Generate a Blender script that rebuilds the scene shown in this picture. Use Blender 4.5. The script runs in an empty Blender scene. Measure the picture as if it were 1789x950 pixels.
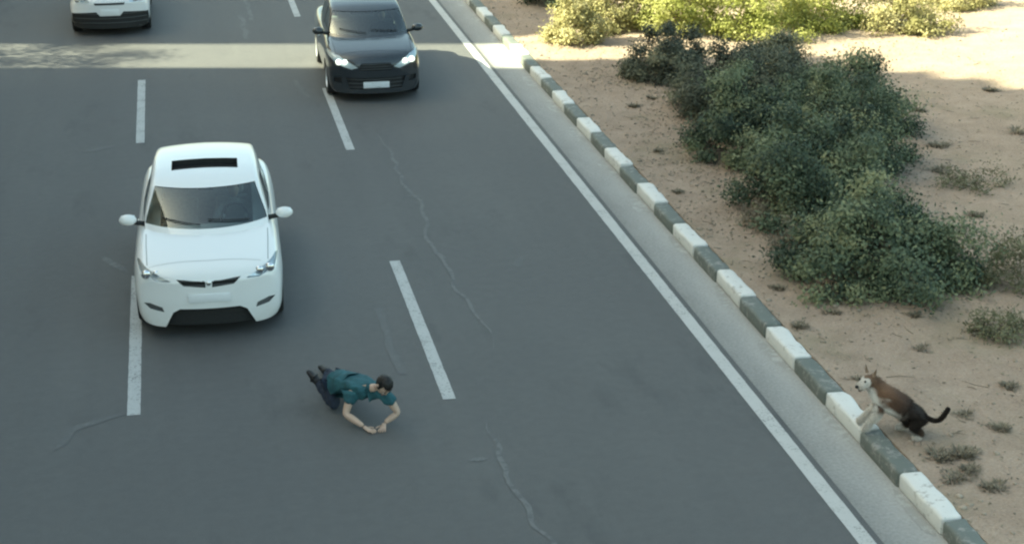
import bpy, bmesh, math, random
import numpy as np
from mathutils import Vector, Matrix, noise
from mathutils.bvhtree import BVHTree

R = math.radians
SC = bpy.context.scene
COL = SC.collection

# ------------------------------------------------------------------ camera
cd = bpy.data.cameras.new('camera')
cam = bpy.data.objects.new('camera', cd)
COL.objects.link(cam)
cam.location = (0, 0, 8.15)
cam.rotation_euler = (R(90 - 20.19), 0, R(-11.32))
cd.sensor_width = 36
cd.lens = 59.36
cd.clip_end = 6000
SC.camera = cam

# ------------------------------------------------------------------ sky, sun, exposure
SUN_EL, SUN_DIR = R(38), Vector((1, -.2, 0)).normalized()      # horizontal way the shadows fall
wd = bpy.data.worlds.new('World')
SC.world = wd
wd.use_nodes = True
wn = wd.node_tree
sky = wn.nodes.new('ShaderNodeTexSky')
sky.sky_type = 'NISHITA'
sky.sun_disc = False
sky.sun_elevation = SUN_EL
sky.sun_rotation = math.atan2(-SUN_DIR.x, -SUN_DIR.y)
sky.air_density = 1.0
sky.dust_density = 3.0
sky.ozone_density = 1.0
wn.links.new(sky.outputs[0], wn.nodes['Background'].inputs[0])
wn.nodes['Background'].inputs[1].default_value = 0.12
sl = bpy.data.lights.new('sun', 'SUN')
sl.energy = 5.0
sl.angle = R(.6)
sl.color = (1, .96, .90)
so = bpy.data.objects.new('sun', sl)
COL.objects.link(so)
ray = Vector((SUN_DIR.x * math.cos(SUN_EL), SUN_DIR.y * math.cos(SUN_EL), -math.sin(SUN_EL)))
so.rotation_euler = ray.to_track_quat('-Z', 'Y').to_euler()
so.location = (-30, 20, 60)
vs = SC.view_settings
SC.display_settings.display_device = 'sRGB'
vs.view_transform = 'Standard'
vs.look = 'None'
vs.exposure = 2.05
vs.gamma = 1
vs.use_curve_mapping = False
SC.cycles.filter_width = 2.3
vs.use_white_balance = True
vs.white_balance_temperature = 8200
vs.white_balance_tint = -12

# ------------------------------------------------------------------ helpers
def tag(o, label=None, cat=None, group=None, kind=None):
    if label: o['label'] = label
    if cat: o['category'] = cat
    if group: o['group'] = group
    if kind: o['kind'] = kind
    return o

def empty(name, loc=(0, 0, 0), rz=0):
    o = bpy.data.objects.new(name, None)
    COL.objects.link(o)
    o.location = loc
    o.rotation_euler = (0, 0, rz)
    o.empty_display_size = .1
    return o

def link(name, me, mat, parent=None):
    o = bpy.data.objects.new(name, me)
    COL.objects.link(o)
    if mat is not None and not me.materials:
        me.materials.append(mat)
    if parent: o.parent = parent
    return o

def mesh(name, V, F, mat=None, parent=None, smooth=False, sharp=None):
    me = bpy.data.meshes.new(name)
    me.from_pydata([tuple(map(float, v)) for v in V], [], F)
    me.validate()
    if smooth:
        me.shade_smooth()
        if sharp: me.set_sharp_from_angle(angle=R(sharp))
    me.update()
    return link(name, me, mat, parent)

def bm_obj(name, bm, mat=None, parent=None, smooth=False, sharp=None):
    me = bpy.data.meshes.new(name)
    bm.to_mesh(me)
    bm.free()
    if smooth:
        me.shade_smooth()
        if sharp: me.set_sharp_from_angle(angle=R(sharp))
    return link(name, me, mat, parent)

def box_bm(bm, x0, x1, y0, y1, z0, z1, bev=0, seg=2):
    r = bmesh.ops.create_cube(bm, size=1)
    for v in r['verts']:
        v.co = Vector(((x0 + x1) / 2 + v.co.x * (x1 - x0), (y0 + y1) / 2 + v.co.y * (y1 - y0), (z0 + z1) / 2 + v.co.z * (z1 - z0)))
    if bev:
        es = list({e for v in r['verts'] for e in v.link_edges})
        bmesh.ops.bevel(bm, geom=es, offset=bev, segments=seg, affect='EDGES', profile=.5)

def box(name, x0, x1, y0, y1, z0, z1, mat, parent=None, bev=0, seg=2):
    bm = bmesh.new()
    box_bm(bm, x0, x1, y0, y1, z0, z1, bev, seg)
    return bm_obj(name, bm, mat, parent, bool(bev), 40)

def tube(pts, rad, n=6):
    """tapered tube along points -> V,F"""
    V, F = [], []
    pts = [Vector(p) for p in pts]
    for i, p in enumerate(pts):
        d = (pts[min(i + 1, len(pts) - 1)] - pts[max(i - 1, 0)]).normalized()
        a = d.orthogonal().normalized()
        b = d.cross(a)
        r = rad[i] if hasattr(rad, '__len__') else rad
        for k in range(n):
            t = 2 * math.pi * k / n
            V.append(p + a * r * math.cos(t) + b * r * math.sin(t))
    for i in range(len(pts) - 1):
        for k in range(n):
            F.append((i * n + k, i * n + (k + 1) % n, (i + 1) * n + (k + 1) % n, (i + 1) * n + k))
    F.append(tuple(range(n))[::-1])
    F.append(tuple((len(pts) - 1) * n + k for k in range(n)))
    return V, F

def join(*parts):
    V, F = [], []
    for v, f in parts:
        o = len(V)
        V += list(v)
        F += [tuple(i + o for i in q) for q in f]
    return V, F

# ------------------------------------------------------------------ materials
class NT:
    def __init__(s, name):
        s.m = bpy.data.materials.new(name)
        s.m.use_nodes = True
        s.t = s.m.node_tree
        s.b = s.t.nodes['Principled BSDF']
        s.out = s.t.nodes['Material Output']
    def n(s, typ, **kw):
        nd = s.t.nodes.new(typ)
        for k, v in kw.items():
            if k[0] == '_':
                setattr(nd, k[1:], v)
            else:
                nd.inputs[k.replace('__', ' ')].default_value = v
        return nd
    def l(s, a, b): s.t.links.new(a, b)
    def noise(s, scale, detail=4, rough=.6, co=None, sc=None):
        nd = s.n('ShaderNodeTexNoise', Scale=scale, Detail=detail, Roughness=rough)
        if co is None: co = s.co()
        if sc:
            mp = s.n('ShaderNodeMapping')
            mp.inputs['Scale'].default_value = sc
            s.l(co, mp.inputs[0])
            co = mp.outputs[0]
        s.l(co, nd.inputs['Vector'])
        return nd.outputs['Fac']
    def co(s):
        if not hasattr(s, 'geo'): s.geo = s.n('ShaderNodeNewGeometry')
        return s.geo.outputs['Position']
    def objco(s):
        if not hasattr(s, 'tc'): s.tc = s.n('ShaderNodeTexCoord')
        return s.tc.outputs['Object']
    def ramp(s, fac, stops):
        r = s.n('ShaderNodeValToRGB')
        e = r.color_ramp.elements
        while len(e) < len(stops): e.new(.5)
        for i, (p, c) in enumerate(stops):
            e[i].position = p
            e[i].color = (*c, 1) if len(c) == 3 else c
        s.l(fac, r.inputs[0])
        return r.outputs[0]
    def mix(s, fac, a, b, mode='MIX'):
        m = s.n('ShaderNodeMix', _data_type='RGBA', _blend_type=mode)
        for i, x in ((0, fac), (6, a), (7, b)):
            if hasattr(x, 'is_linked') or hasattr(x, 'links'): s.l(x, m.inputs[i])
            elif i == 0: m.inputs[0].default_value = x
            else: m.inputs[i].default_value = (*x, 1)
        return m.outputs[2]
    def bump(s, h, strength=.3, dist=.01):
        b = s.n('ShaderNodeBump', Strength=strength, Distance=dist)
        s.l(h, b.inputs['Height'])
        s.l(b.outputs[0], s.b.inputs['Normal'])
    def color(s, c):
        if isinstance(c, tuple): s.b.inputs['Base Color'].default_value = (*c, 1)
        else: s.l(c, s.b.inputs['Base Color'])
        return s
    def set(s, **kw):
        for k, v in kw.items(): s.b.inputs[k.replace('_', ' ')].default_value = v
        return s

def plain(name, c, rough=.6, var=.12, scale=25, spec=.4, metal=0, coat=0):
    t = NT(name)
    f = t.noise(scale, 3, co=t.objco())
    lo, hi = tuple(x * (1 - var) for x in c), tuple(min(1, x * (1 + var)) for x in c)
    t.color(t.ramp(f, [(.3, lo), (.7, hi)]))
    t.set(Roughness=rough, Specular_IOR_Level=spec, Metallic=metal, Coat_Weight=coat, Coat_Roughness=.05)
    return t.m

def mat_asphalt():
    t = NT('asphalt')
    big = t.noise(.35, 5, .6)
    streak = t.noise(1.0, 4, .6, sc=(1.6, .06, 1))
    fine = t.noise(160, 2, .7)
    mid = t.noise(7, 5, .7)
    c = t.ramp(big, [(.3, (.070, .073, .078)), (.7, (.107, .110, .111))])
    c = t.mix(t.ramp(streak, [(.38, (0, 0, 0)), (.66, (.85, .85, .85))]), c, (.066, .069, .073))
    c = t.mix(.35, c, t.ramp(mid, [(.3, (.062, .064, .067)), (.75, (.15, .15, .15))]))
    c = t.mix(.45, c, t.ramp(fine, [(.34, (.028, .028, .03)), (.5, (.09, .09, .09)), (.68, (.24, .235, .225))]))
    # old dark oil drips and patches
    oil = t.ramp(t.noise(.9, 6, .65, sc=(1, .35, 1)), [(.58, (0, 0, 0)), (.72, (.6, .6, .6))])
    c = t.mix(oil, c, (.05, .052, .055))
    t.color(c)
    t.set(Roughness=.74, Specular_IOR_Level=.45)
    t.bump(t.noise(220, 2, .7), .35, .006)
    return t.m

def mat_gutter():
    t = NT('dusty_concrete')
    sx = t.n('ShaderNodeSeparateXYZ')
    t.l(t.co(), sx.inputs[0])
    n1 = t.noise(2.2, 6, .65, sc=(1.5, .5, 1))
    n2 = t.noise(26, 4, .7)
    add = t.n('ShaderNodeMath', _operation='MULTIPLY_ADD')
    t.l(n1, add.inputs[0]); add.inputs[1].default_value = .5
    t.l(sx.outputs[0], add.inputs[2])
    mr = t.n('ShaderNodeMapRange')
    mr.inputs[1].default_value = 6.52; mr.inputs[2].default_value = 7.2
    t.l(add.outputs[0], mr.inputs[0])
    c = t.ramp(mr.outputs[0], [(0, (.15, .152, .148)), (.35, (.26, .26, .25)), (1, (.44, .435, .42))])
    c = t.mix(.4, c, t.ramp(n2, [(.3, (.16, .158, .15)), (.7, (.42, .41, .39))]))
    t.color(c); t.set(Roughness=.9, Specular_IOR_Level=.2)
    t.bump(n2, .3, .01)
    return t.m

def mat_paint(name, col, wear, worn_col, sc=30, relief=.2):
    t = NT(name)
    w = t.noise(sc, 6, .75)
    w2 = t.noise(2.5, 4, .6)
    m = t.n('ShaderNodeMath', _operation='MULTIPLY_ADD')
    t.l(w2, m.inputs[0]); m.inputs[1].default_value = .45; t.l(w, m.inputs[2])
    fac = t.ramp(m.outputs[0], [(wear, (0, 0, 0)), (wear + .12, (1, 1, 1))])
    dirt = t.mix(t.noise(6, 4), tuple(x * .86 for x in col), col)
    t.color(t.mix(fac, dirt, worn_col))
    t.set(Roughness=.65, Specular_IOR_Level=.35)
    if relief: t.bump(w, relief, .004)
    return t.m

def mat_sand():
    t = NT('sand')
    a = t.noise(.22, 5, .6); b = t.noise(2.2, 6, .65); c3 = t.noise(34, 4, .7)
    c = t.ramp(a, [(.3, (.335, .234, .184)), (.7, (.44, .322, .256))])
    c = t.mix(.6, c, t.ramp(b, [(.3, (.205, .146, .115)), (.7, (.465, .36, .288))]))
    c = t.mix(.4, c, t.ramp(c3, [(.3, (.18, .14, .108)), (.5, (.35, .285, .22)), (.72, (.52, .44, .35))]))
    olive = t.ramp(t.noise(.7, 6, .7), [(.52, (0, 0, 0)), (.72, (.5, .5, .5))])
    c = t.mix(olive, c, (.20, .185, .115))
    t.color(c); t.set(Roughness=.95, Specular_IOR_Level=.1)
    h = t.n('ShaderNodeMath', _operation='MULTIPLY_ADD')
    t.l(t.noise(9, 6, .7), h.inputs[0]); h.inputs[1].default_value = 2.0; t.l(c3, h.inputs[2])
    t.bump(h.outputs[0], .6, .03)
    return t.m

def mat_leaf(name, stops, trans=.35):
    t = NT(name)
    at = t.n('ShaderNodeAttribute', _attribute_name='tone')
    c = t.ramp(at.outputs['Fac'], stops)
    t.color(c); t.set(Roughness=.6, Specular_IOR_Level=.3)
    tr = t.n('ShaderNodeBsdfTranslucent')
    t.l(c, tr.inputs[0])
    mx = t.n('ShaderNodeMixShader', Fac=trans)
    t.l(t.b.outputs[0], mx.inputs[1]); t.l(tr.outputs[0], mx.inputs[2])
    t.l(mx.outputs[0], t.out.inputs[0])
    return t.m

def mat_vcol(name, rough=.8):
    t = NT(name)
    at = t.n('ShaderNodeAttribute', _attribute_name='fur')
    n = t.noise(60, 3, co=t.objco())
    c = t.mix(.25, at.outputs['Color'], t.ramp(n, [(.3, (.02, .015, .012)), (.7, (.6, .55, .5))]), 'SOFT_LIGHT')
    t.color(c); t.set(Roughness=rough, Specular_IOR_Level=.25)
    return t.m

def mat_glass(name, tint=(.45, .52, .5), refl=1.0, ior=1.5):
    t = NT(name)
    tb = t.n('ShaderNodeBsdfTransparent'); tb.inputs[0].default_value = (*tint, 1)
    gl = t.n('ShaderNodeBsdfGlossy', Roughness=.03)
    gl.inputs[0].default_value = (.9 * refl, .95 * refl, .95 * refl, 1)
    fr = t.n('ShaderNodeFresnel', IOR=ior)
    mx = t.n('ShaderNodeMixShader')
    t.l(fr.outputs[0], mx.inputs[0]); t.l(tb.outputs[0], mx.inputs[1]); t.l(gl.outputs[0], mx.inputs[2])
    t.l(mx.outputs[0], t.out.inputs[0])
    return t.m

def mat_carpaint(name, c, dust=(.4, .35, .28), amt=.12, rough=.3, low_=.6):
    t = NT(name)
    n = t.noise(3, 5, .6, co=t.objco()); n2 = t.noise(60, 3, .6, co=t.objco())
    sz = t.n('ShaderNodeSeparateXYZ'); t.l(t.objco(), sz.inputs[0])
    low = t.n('ShaderNodeMapRange'); low.inputs[1].default_value = .55; low.inputs[2].default_value = .15
    t.l(sz.outputs[2], low.inputs[0])
    m = t.n('ShaderNodeMath', _operation='MULTIPLY'); t.l(low.outputs[0], m.inputs[0]); t.l(n, m.inputs[1])
    m2 = t.n('ShaderNodeMath', _operation='MULTIPLY_ADD'); t.l(m.outputs[0], m2.inputs[0]); m2.inputs[1].default_value = low_
    m3 = t.n('ShaderNodeMath', _operation='MULTIPLY'); t.l(n2, m3.inputs[0]); m3.inputs[1].default_value = amt
    t.l(m3.outputs[0], m2.inputs[2])
    t.color(t.mix(m2.outputs[0], c, dust))
    t.set(Roughness=rough, Coat_Weight=.7, Coat_Roughness=.06, Specular_IOR_Level=.5)
    return t.m

M = {}
M['asphalt'] = mat_asphalt()
M['gutter'] = mat_gutter()
M['lane'] = mat_paint('lane_paint', (.46, .47, .465), .76, (.13, .13, .13))
M['edge'] = mat_paint('edge_paint', (.50, .50, .485), .78, (.19, .19, .185))
M['faded'] = mat_paint('faded_paint', (.135, .138, .138), .58, (.096, .098, .10), 18, 0)
M['crack'] = mat_paint('crack_dust', (.145, .148, .147), .68, (.090, .092, .095), 12, 0)
M['kwhite'] = mat_paint('kerb_white', (.70, .70, .675), .80, (.40, .385, .36), 10)
M['kdark'] = mat_paint('kerb_dark', (.145, .163, .148), .76, (.26, .255, .24), 10)
M['sand'] = mat_sand()
M['concrete'] = plain('concrete', (.34, .33, .31), .9, .2, 8)
M['stone'] = plain('pebble', (.30, .25, .20), .9, .3, 3)
M['bark'] = plain('bark', (.10, .075, .055), .9, .3, 30)
M['twig'] = plain('dry_twig', (.19, .155, .115), .9, .3, 30)
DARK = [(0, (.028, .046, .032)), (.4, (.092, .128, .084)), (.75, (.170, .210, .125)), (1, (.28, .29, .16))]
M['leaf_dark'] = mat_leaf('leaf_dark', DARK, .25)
M['leaf_part_lit'] = mat_leaf('leaf_part_lit', [(0, (.035, .042, .032)), (.4, (.10, .115, .085)), (.75, (.165, .175, .12)), (1, (.26, .25, .16))], .3)  # dark leaf made warmer and greyer: partial sunlight put into the colour
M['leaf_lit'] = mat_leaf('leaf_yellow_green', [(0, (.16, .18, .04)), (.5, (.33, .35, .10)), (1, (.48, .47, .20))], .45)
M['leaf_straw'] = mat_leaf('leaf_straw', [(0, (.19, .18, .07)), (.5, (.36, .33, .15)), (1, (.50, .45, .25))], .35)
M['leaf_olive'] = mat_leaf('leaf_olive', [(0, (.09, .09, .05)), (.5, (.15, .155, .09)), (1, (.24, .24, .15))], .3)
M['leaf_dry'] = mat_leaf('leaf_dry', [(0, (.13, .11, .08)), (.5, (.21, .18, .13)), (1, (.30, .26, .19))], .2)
M['white_paint'] = mat_carpaint('white_car_paint', (.80, .81, .81), amt=.03)
M['dark_paint'] = mat_carpaint('dark_car_paint', (.016, .023, .030), amt=.012, rough=.25, low_=.06)
M['pearl_paint'] = mat_carpaint('offwhite_car_paint', (.72, .73, .75), amt=.05)
M['glass'] = mat_glass('windscreen_glass', (.72, .82, .78), 1.0, 2.0)
M['lens'] = mat_glass('lamp_lens', (.92, .95, .96))
M['black'] = plain('black_plastic', (.016, .017, .018), .55, .2)
M['rubber'] = plain('tyre_rubber', (.022, .022, .022), .85, .2)
M['chrome'] = plain('chrome', (.75, .76, .78), .12, .03, metal=1)
M['silver'] = plain('silver_reflector', (.82, .84, .86), .28, .03, metal=.6)
M['lamp_white'] = plain('lamp_reflector', (.86, .88, .90), .3, .02, spec=.6)
_t = NT('lit_bulb'); _t.color((.9, .93, 1)); _t.b.inputs['Emission Color'].default_value = (.9, .95, 1, 1); _t.set(Emission_Strength=.45)
M['lit_bulb'] = _t.m
M['grey_plastic'] = plain('grey_plastic', (.10, .105, .11), .7, .1)
M['seat'] = plain('seat_cloth', (.22, .23, .23), .9, .1)
M['seat_light'] = plain('seat_cover', (.42, .44, .43), .9, .1)
M['plate'] = plain('number_plate', (.74, .76, .78), .4, .03)
M['plate_ink'] = plain('plate_ink', (.05, .05, .06), .5, .05)
M['skin'] = plain('skin', (.52, .37, .29), .55, .08)
M['shirt'] = plain('teal_cotton', (.024, .098, .118), .85, .3, 9)
M['trouser'] = plain('navy_denim', (.016, .024, .042), .85, .25, 20)
M['shoe'] = plain('black_shoe', (.014, .014, .016), .55, .2)
M['sole'] = plain('shoe_sole', (.10, .10, .10), .8, .1)
M['hair'] = plain('black_hair', (.010, .009, .009), .45, .3, 60)
M['eye'] = plain('eye_white', (.7, .68, .65), .3, .02)
M['lip'] = plain('lips', (.36, .17, .14), .5, .05)
M['fur'] = mat_vcol('dog_fur')
M['nose'] = plain('dog_nose', (.012, .011, .011), .35, .1)
M['tongue'] = plain('dog_tongue', (.45, .16, .16), .4, .1)
M['render'] = plain('wall_render', (.46, .42, .36), .9, .12, 1.2)
M['render2'] = plain('wall_brick', (.40, .30, .23), .9, .15, 1.5)
M['window'] = plain('dark_window', (.03, .035, .04), .1, .1, spec=.6)

# ------------------------------------------------------------------ ground and road
KX0, KX1, KZ = 7.0, 7.24, .20       # kerb
def ground_z(x, y):
    if x < KX1 - .02: return -.06 if x > -8.5 else -.02
    d = x - KX1
    z = .17 + .05 * min(1, d / 3)
    z += .05 * (noise.noise(Vector((x * .5, y * .5, 3))) + .5 * noise.noise(Vector((x * 1.7, y * 1.7, 7)))) * min(1, d * 1.2)
    z += .018 * noise.noise(Vector((x * 4, y * 4, 1))) * min(1, d * 3 + .3)
    return z

xs = [-3000, -800, -200, -60, -30, -20, -14, -8.6, -8.4, 0, 6.5, 7.1, 7.215, 7.24]
x = 7.24
while x < 24:
    x += .12 if x < 13 else .3
    xs.append(x)
xs += [26, 30, 40, 60, 120, 300, 900, 3000]
ys = [-2000, -400, -100, -40, -10, 0, 5, 9]
y = 9.
while y < 48:
    y += .16 if y < 24 else .3
    ys.append(y)
ys += [50, 55, 62, 75, 100, 160, 320, 900, 4000]
V = [(a, b, ground_z(a, b)) for b in ys for a in xs]
nx = len(xs)
F = [(j * nx + i, j * nx + i + 1, (j + 1) * nx + i + 1, (j + 1) * nx + i) for j in range(len(ys) - 1) for i in range(nx - 1)]
tag(mesh('ground', V, F, M['sand'], smooth=True, sharp=60), kind='structure')

def sheet(name, x0, x1, y0, y1, z, mat, parent=None, nx=1, ny=1):
    V = [(x0 + (x1 - x0) * i / nx, y0 + (y1 - y0) * j / ny, z) for j in range(ny + 1) for i in range(nx + 1)]
    F = [(j * (nx + 1) + i, j * (nx + 1) + i + 1, (j + 1) * (nx + 1) + i + 1, (j + 1) * (nx + 1) + i) for j in range(ny) for i in range(nx)]
    return mesh(name, V, F, mat, parent)

road = tag(sheet('road', -8.3, 6.40, -60, 400, 0, M['asphalt'], nx=4, ny=46), kind='structure')
gut = tag(sheet('gutter', 6.40, KX0 + .05, -60, 400, .001, M['gutter'], nx=3, ny=92), kind='structure')
pave = tag(box('pavement', -13, -8.3, -60, 400, -.3, .14, M['concrete']), kind='structure')

rng = random.Random(4)
def strip(name, pts, w, mat, z=.005, jit=.0, parent=road, taper=False, seed=0, step=.06):
    """ragged strip of paint or crack dust lying on the road"""
    r = random.Random(seed)
    P = [Vector((p[0], p[1])) for p in pts]
    Q = []
    for a, b in zip(P[:-1], P[1:]):
        n = max(1, int((b - a).length / step))
        Q += [a.lerp(b, k / n) for k in range(n)]
    Q.append(P[-1])
    V, F = [], []
    off = r.random() * 50
    for i, q in enumerate(Q):
        d = (Q[min(i + 1, len(Q) - 1)] - Q[max(0, i - 1)]).normalized()
        n = Vector((-d.y, d.x))
        q = q + n * jit * 3 * noise.noise(Vector((q.x * 2.2, q.y * 2.2, off)))
        ww = w * (1 + jit * 10 * noise.noise(Vector((q.x * 7, q.y * 7, off + 9)))) if jit else w
        ww = max(w * .25, ww)
        if taper:
            u = i / (len(Q) - 1)
            ww *= min(1, 6 * u, 6 * (1 - u)) + .1
        l, rr = q - n * ww / 2 + n * (r.random() - .5) * w * .03, q + n * ww / 2 + n * (r.random() - .5) * w * .03
        V += [(l.x, l.y, z), (rr.x, rr.y, z)]
        if i: F.append((2 * i - 2, 2 * i - 1, 2 * i + 1, 2 * i))
    return mesh(name, V, F, mat, parent)

# lane dashes, as measured, then carried on beyond the frame
MID = [(7.0, 11.7), (17.68, 22.5), (28.3, 32.8), (39.9, 44.6), (51, 55.6), (62, 66.6)]
LEFT = [(7.2, 11.9), (17.95, 22.6), (29.46, 34.2), (40.9, 45.6), (52, 56.6), (63, 67.6)]
FARL = [(7.6, 12.2), (18.4, 23), (29.6, 34.2), (41, 45.6)]
for k, (xl, D) in enumerate(((2.80, MID), (-.79, LEFT), (-4.5, FARL))):
    for i, (a, b) in enumerate(D):
        strip('lane_dash', [(xl, a), (xl, b)], .15, M['lane'], seed=k * 20 + i, step=.12)
strip('edge_line', [(6.24, -20), (6.24, 120)], .17, M['edge'], seed=91, step=.15)
strip('edge_line', [(-7.9, -20), (-7.9, 120)], .15, M['edge'], seed=92, step=.3)
# half-gone old paint and smears
strip('old_paint_mark', [(2.37, 20.7), (2.33, 19.5), (2.35, 18.5)], .10, M['faded'], .004, .02, seed=5)
strip('old_paint_mark', [(-1.76, 29.1), (-1.18, 29.36)], .13, M['faded'], .004, .02, taper=True, seed=6)
strip('old_paint_mark', [(-1.31, 23.47), (-.93, 22.78)], .11, M['crack'], .004, .02, taper=True, seed=7)
strip('old_paint_mark', [(1.71, 42.5), (1.72, 39.7)], .10, M['crack'], .004, .02, seed=8)
strip('old_paint_mark', [(1.49, 40.3), (1.48, 37.6)], .11, M['crack'], .004, .02, seed=9)
strip('old_paint_mark', [(2.25, 33.6), (2.37, 32.1)], .09, M['faded'], .004, .02, seed=10)
strip('old_paint_mark', [(2.75, 16.06), (2.96, 16.1)], .09, M['crack'], .004, .02, taper=True, seed=12)
strip('old_paint_mark', [(-1.62, 17.2), (-1.45, 17.72), (-1.1, 17.93), (-.87, 17.95)], .10, M['faded'], .004, .03, taper=True, seed=13)
C1 = [(3.39, 29.3), (3.5, 27.7), (3.44, 26.7), (3.47, 25.71), (3.58, 25.22), (3.45, 24.1), (3.38, 23.03), (3.51, 22.5), (3.48, 21.32), (3.58, 20.33), (3.67, 19.7), (3.53, 19.05)]
strip('crack', C1, .05, M['crack'], .004, .035, taper=True, seed=21, step=.04)
strip('crack', [(3.30, 25.45), (3.48, 25.52), (3.62, 25.36)], .045, M['crack'], .0045, .03, taper=True, seed=22, step=.04)
strip('crack', [(3.38, 22.75), (3.52, 22.45)], .06, M['crack'], .0045, .03, taper=True, seed=23, step=.04)
strip('crack', [(3.1, 17.0), (3.14, 16.35), (3.04, 15.67), (3.12, 15.26), (3.16, 14.62), (3.2, 14.1), (3.1, 13)], .055, M['crack'], .004, .035, taper=True, seed=24, step=.04)
strip('crack', [(4.5, 21.9), (4.62, 22.3)], .10, M['faded'], .004, .03, taper=True, seed=25, step=.04)

# kerb stones: painted in turn, each one set a little differently
kerb = tag(box('kerb', KX0 + .03, KX1 - .03, -60, 400, -.2, .12, M['concrete']), kind='structure')
PITCH = 1.03
def kerb_mesh(seed):
    r = random.Random(seed)
    bm = bmesh.new()
    box_bm(bm, 0, KX1 - KX0, -PITCH / 2 + .008, PITCH / 2 - .008, 0, KZ, .038, 3)
    bmesh.ops.subdivide_edges(bm, edges=[e for e in bm.edges if abs(e.verts[0].co.y - e.verts[1].co.y) > .5], cuts=7)
    for v in bm.verts:
        k = noise.noise(Vector((v.co.x * 9, v.co.y * 5 + seed * 7, v.co.z * 9)))
        if v.co.z > .05: v.co += Vector((.016 * k, 0, .014 * k - .008 * r.random()))
    me = bpy.data.meshes.new('kerb_stone')
    bm.to_mesh(me); bm.free()
    me.shade_smooth(); me.set_sharp_from_angle(angle=R(50))
    return me
KW = [kerb_mesh(s) for s in range(4)]
KD = [kerb_mesh(s + 10) for s in range(4)]
for m in KW: m.materials.append(M['kwhite'])
for m in KD: m.materials.append(M['kdark'])
for k in range(-8, 52):
    dark = k % 2 == 0
    o = link('kerb_stone', rng.choice(KD if dark else KW), None, kerb)
    o.location = (KX0 + rng.uniform(-.008, .008), 15.1 + PITCH * k, rng.uniform(-.012, .006) - (.012 if dark else 0))
    o.rotation_euler = (rng.uniform(-.006, .006), rng.uniform(-.02, .02), rng.uniform(-.008, .008))

M['spray'] = mat_paint('whitewash_overspray', (.44, .44, .425), .62, (.31, .305, .29), 9, 0)
for k in range(-7, 40, 2):
    yk = 15.1 + PITCH * k
    w = rng.uniform(.10, .20)
    strip('whitewash', [(KX0 - w / 2 + .01, yk - .52), (KX0 - w / 2 - .02, yk), (KX0 - w / 2 + .01, yk + .5)], w, M['spray'], .005, .03, gut, True, 300 + k, .08)

# ------------------------------------------------------------------ plants
def shrub(name, label, cat, loc, r, h, seed, leafmat, nclump=46, per=170, leaf=(.075, .026), group=None, stems=7, stemmat='bark', sq=1.0, spread=.17, tones=(0, 1)):
    """rounded bush: stems fan out from the base to clumps, each clump a cloud of small leaves"""
    rs = np.random.RandomState(seed)
    root = empty(name, loc)
    tag(root, label, cat, group)
    C = []
    while len(C) < nclump:
        u = rs.normal(size=3); u /= np.linalg.norm(u)
        u[2] = abs(u[2]) ** 1.15
        rad = rs.uniform(.30, 1.0) ** .45
        lump = 1 + .34 * noise.noise(Vector((u[0] * 1.9 + seed, u[1] * 1.9, u[2] * 1.9))) * 2
        c = np.array([u[0] * r * sq, u[1] * r, u[2] * h]) * rad * min(lump, 1.18)
        c[2] = max(.10, min(c[2], h * 1.02))
        C.append(c)
    C = np.array(C)
    # stems and side twigs
    parts = []
    order = rs.permutation(nclump)
    mains = C[order[:stems]]
    for m in mains:
        b = np.array([rs.normal() * .12 * r, rs.normal() * .12 * r, -.05])
        midp = b + (m - b) * .5 + np.array([rs.normal() * .08, rs.normal() * .08, .06 * h])
        parts.append(tube([b, midp, m], [.022 * (.6 + r * .4), .014, .005], 5))
    for c in C[order[stems:]]:
        b = mains[np.argmin(((mains - c) ** 2).sum(1))] * rs.uniform(.35, .8)
        parts.append(tube([b, (b + c) / 2 + rs.normal(size=3) * .05, c], [.009, .006, .003], 4))
    V, F = join(*parts)
    mesh('branches', V, F, M[stemmat], root)
    # leaves
    n = nclump * per
    cl = np.repeat(np.arange(nclump), per)
    s = spread * (.55 + .45 * r) * (.7 + .6 * rs.rand(nclump))[cl][:, None]
    P = C[cl] + rs.normal(size=(n, 3)) * s * np.array([1, 1, .75])
    out = P - np.array([0, 0, h * .25])
    out /= np.linalg.norm(out, axis=1)[:, None] + 1e-6
    loc_ = (P - C[cl]) / (s + 1e-6)
    Nn = loc_ * .45 + out * .45 + np.array([0, 0, .45]) + rs.normal(size=(n, 3)) * .38
    Nn /= np.linalg.norm(Nn, axis=1)[:, None]
    D = np.cross(Nn, rs.normal(size=(n, 3))) + out * .35
    D /= np.linalg.norm(D, axis=1)[:, None]
    S = np.cross(D, Nn); S /= np.linalg.norm(S, axis=1)[:, None]
    L = leaf[0] * rs.uniform(.6, 1.35, n)[:, None]; Wd = leaf[1] * rs.uniform(.7, 1.3, n)[:, None]
    keep = P[:, 2] > .02
    P, D, S, L, Wd = P[keep], D[keep], S[keep], L[keep], Wd[keep]
    n = len(P)
    A = P; B = P + D * L * .5 + S * Wd * .5; E_ = P + D * L; G = P + D * L * .5 - S * Wd * .5
    VV = np.stack([A, B, E_, G], 1).reshape(-1, 3)
    me = bpy.data.meshes.new('foliage')
    me.vertices.add(4 * n); me.vertices.foreach_set('co', VV.ravel())
    me.loops.add(4 * n); me.loops.foreach_set('vertex_index', np.arange(4 * n, dtype=np.int32))
    me.polygons.add(n); me.polygons.foreach_set('loop_start', np.arange(0, 4 * n, 4, dtype=np.int32))
    me.update(calc_edges=True)
    clt = rs.rand(nclump)
    tone = np.clip(.5 + (clt[cl][keep] - .5) * .9 + rs.normal(size=n) * .12, 0, 1)
    tone = tones[0] + tone * (tones[1] - tones[0])
    at = me.attributes.new('tone', 'FLOAT', 'POINT')
    at.data.foreach_set('value', np.repeat(tone, 4).astype(np.float32))
    link('foliage', me, M[leafmat], root)
    return root

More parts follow.
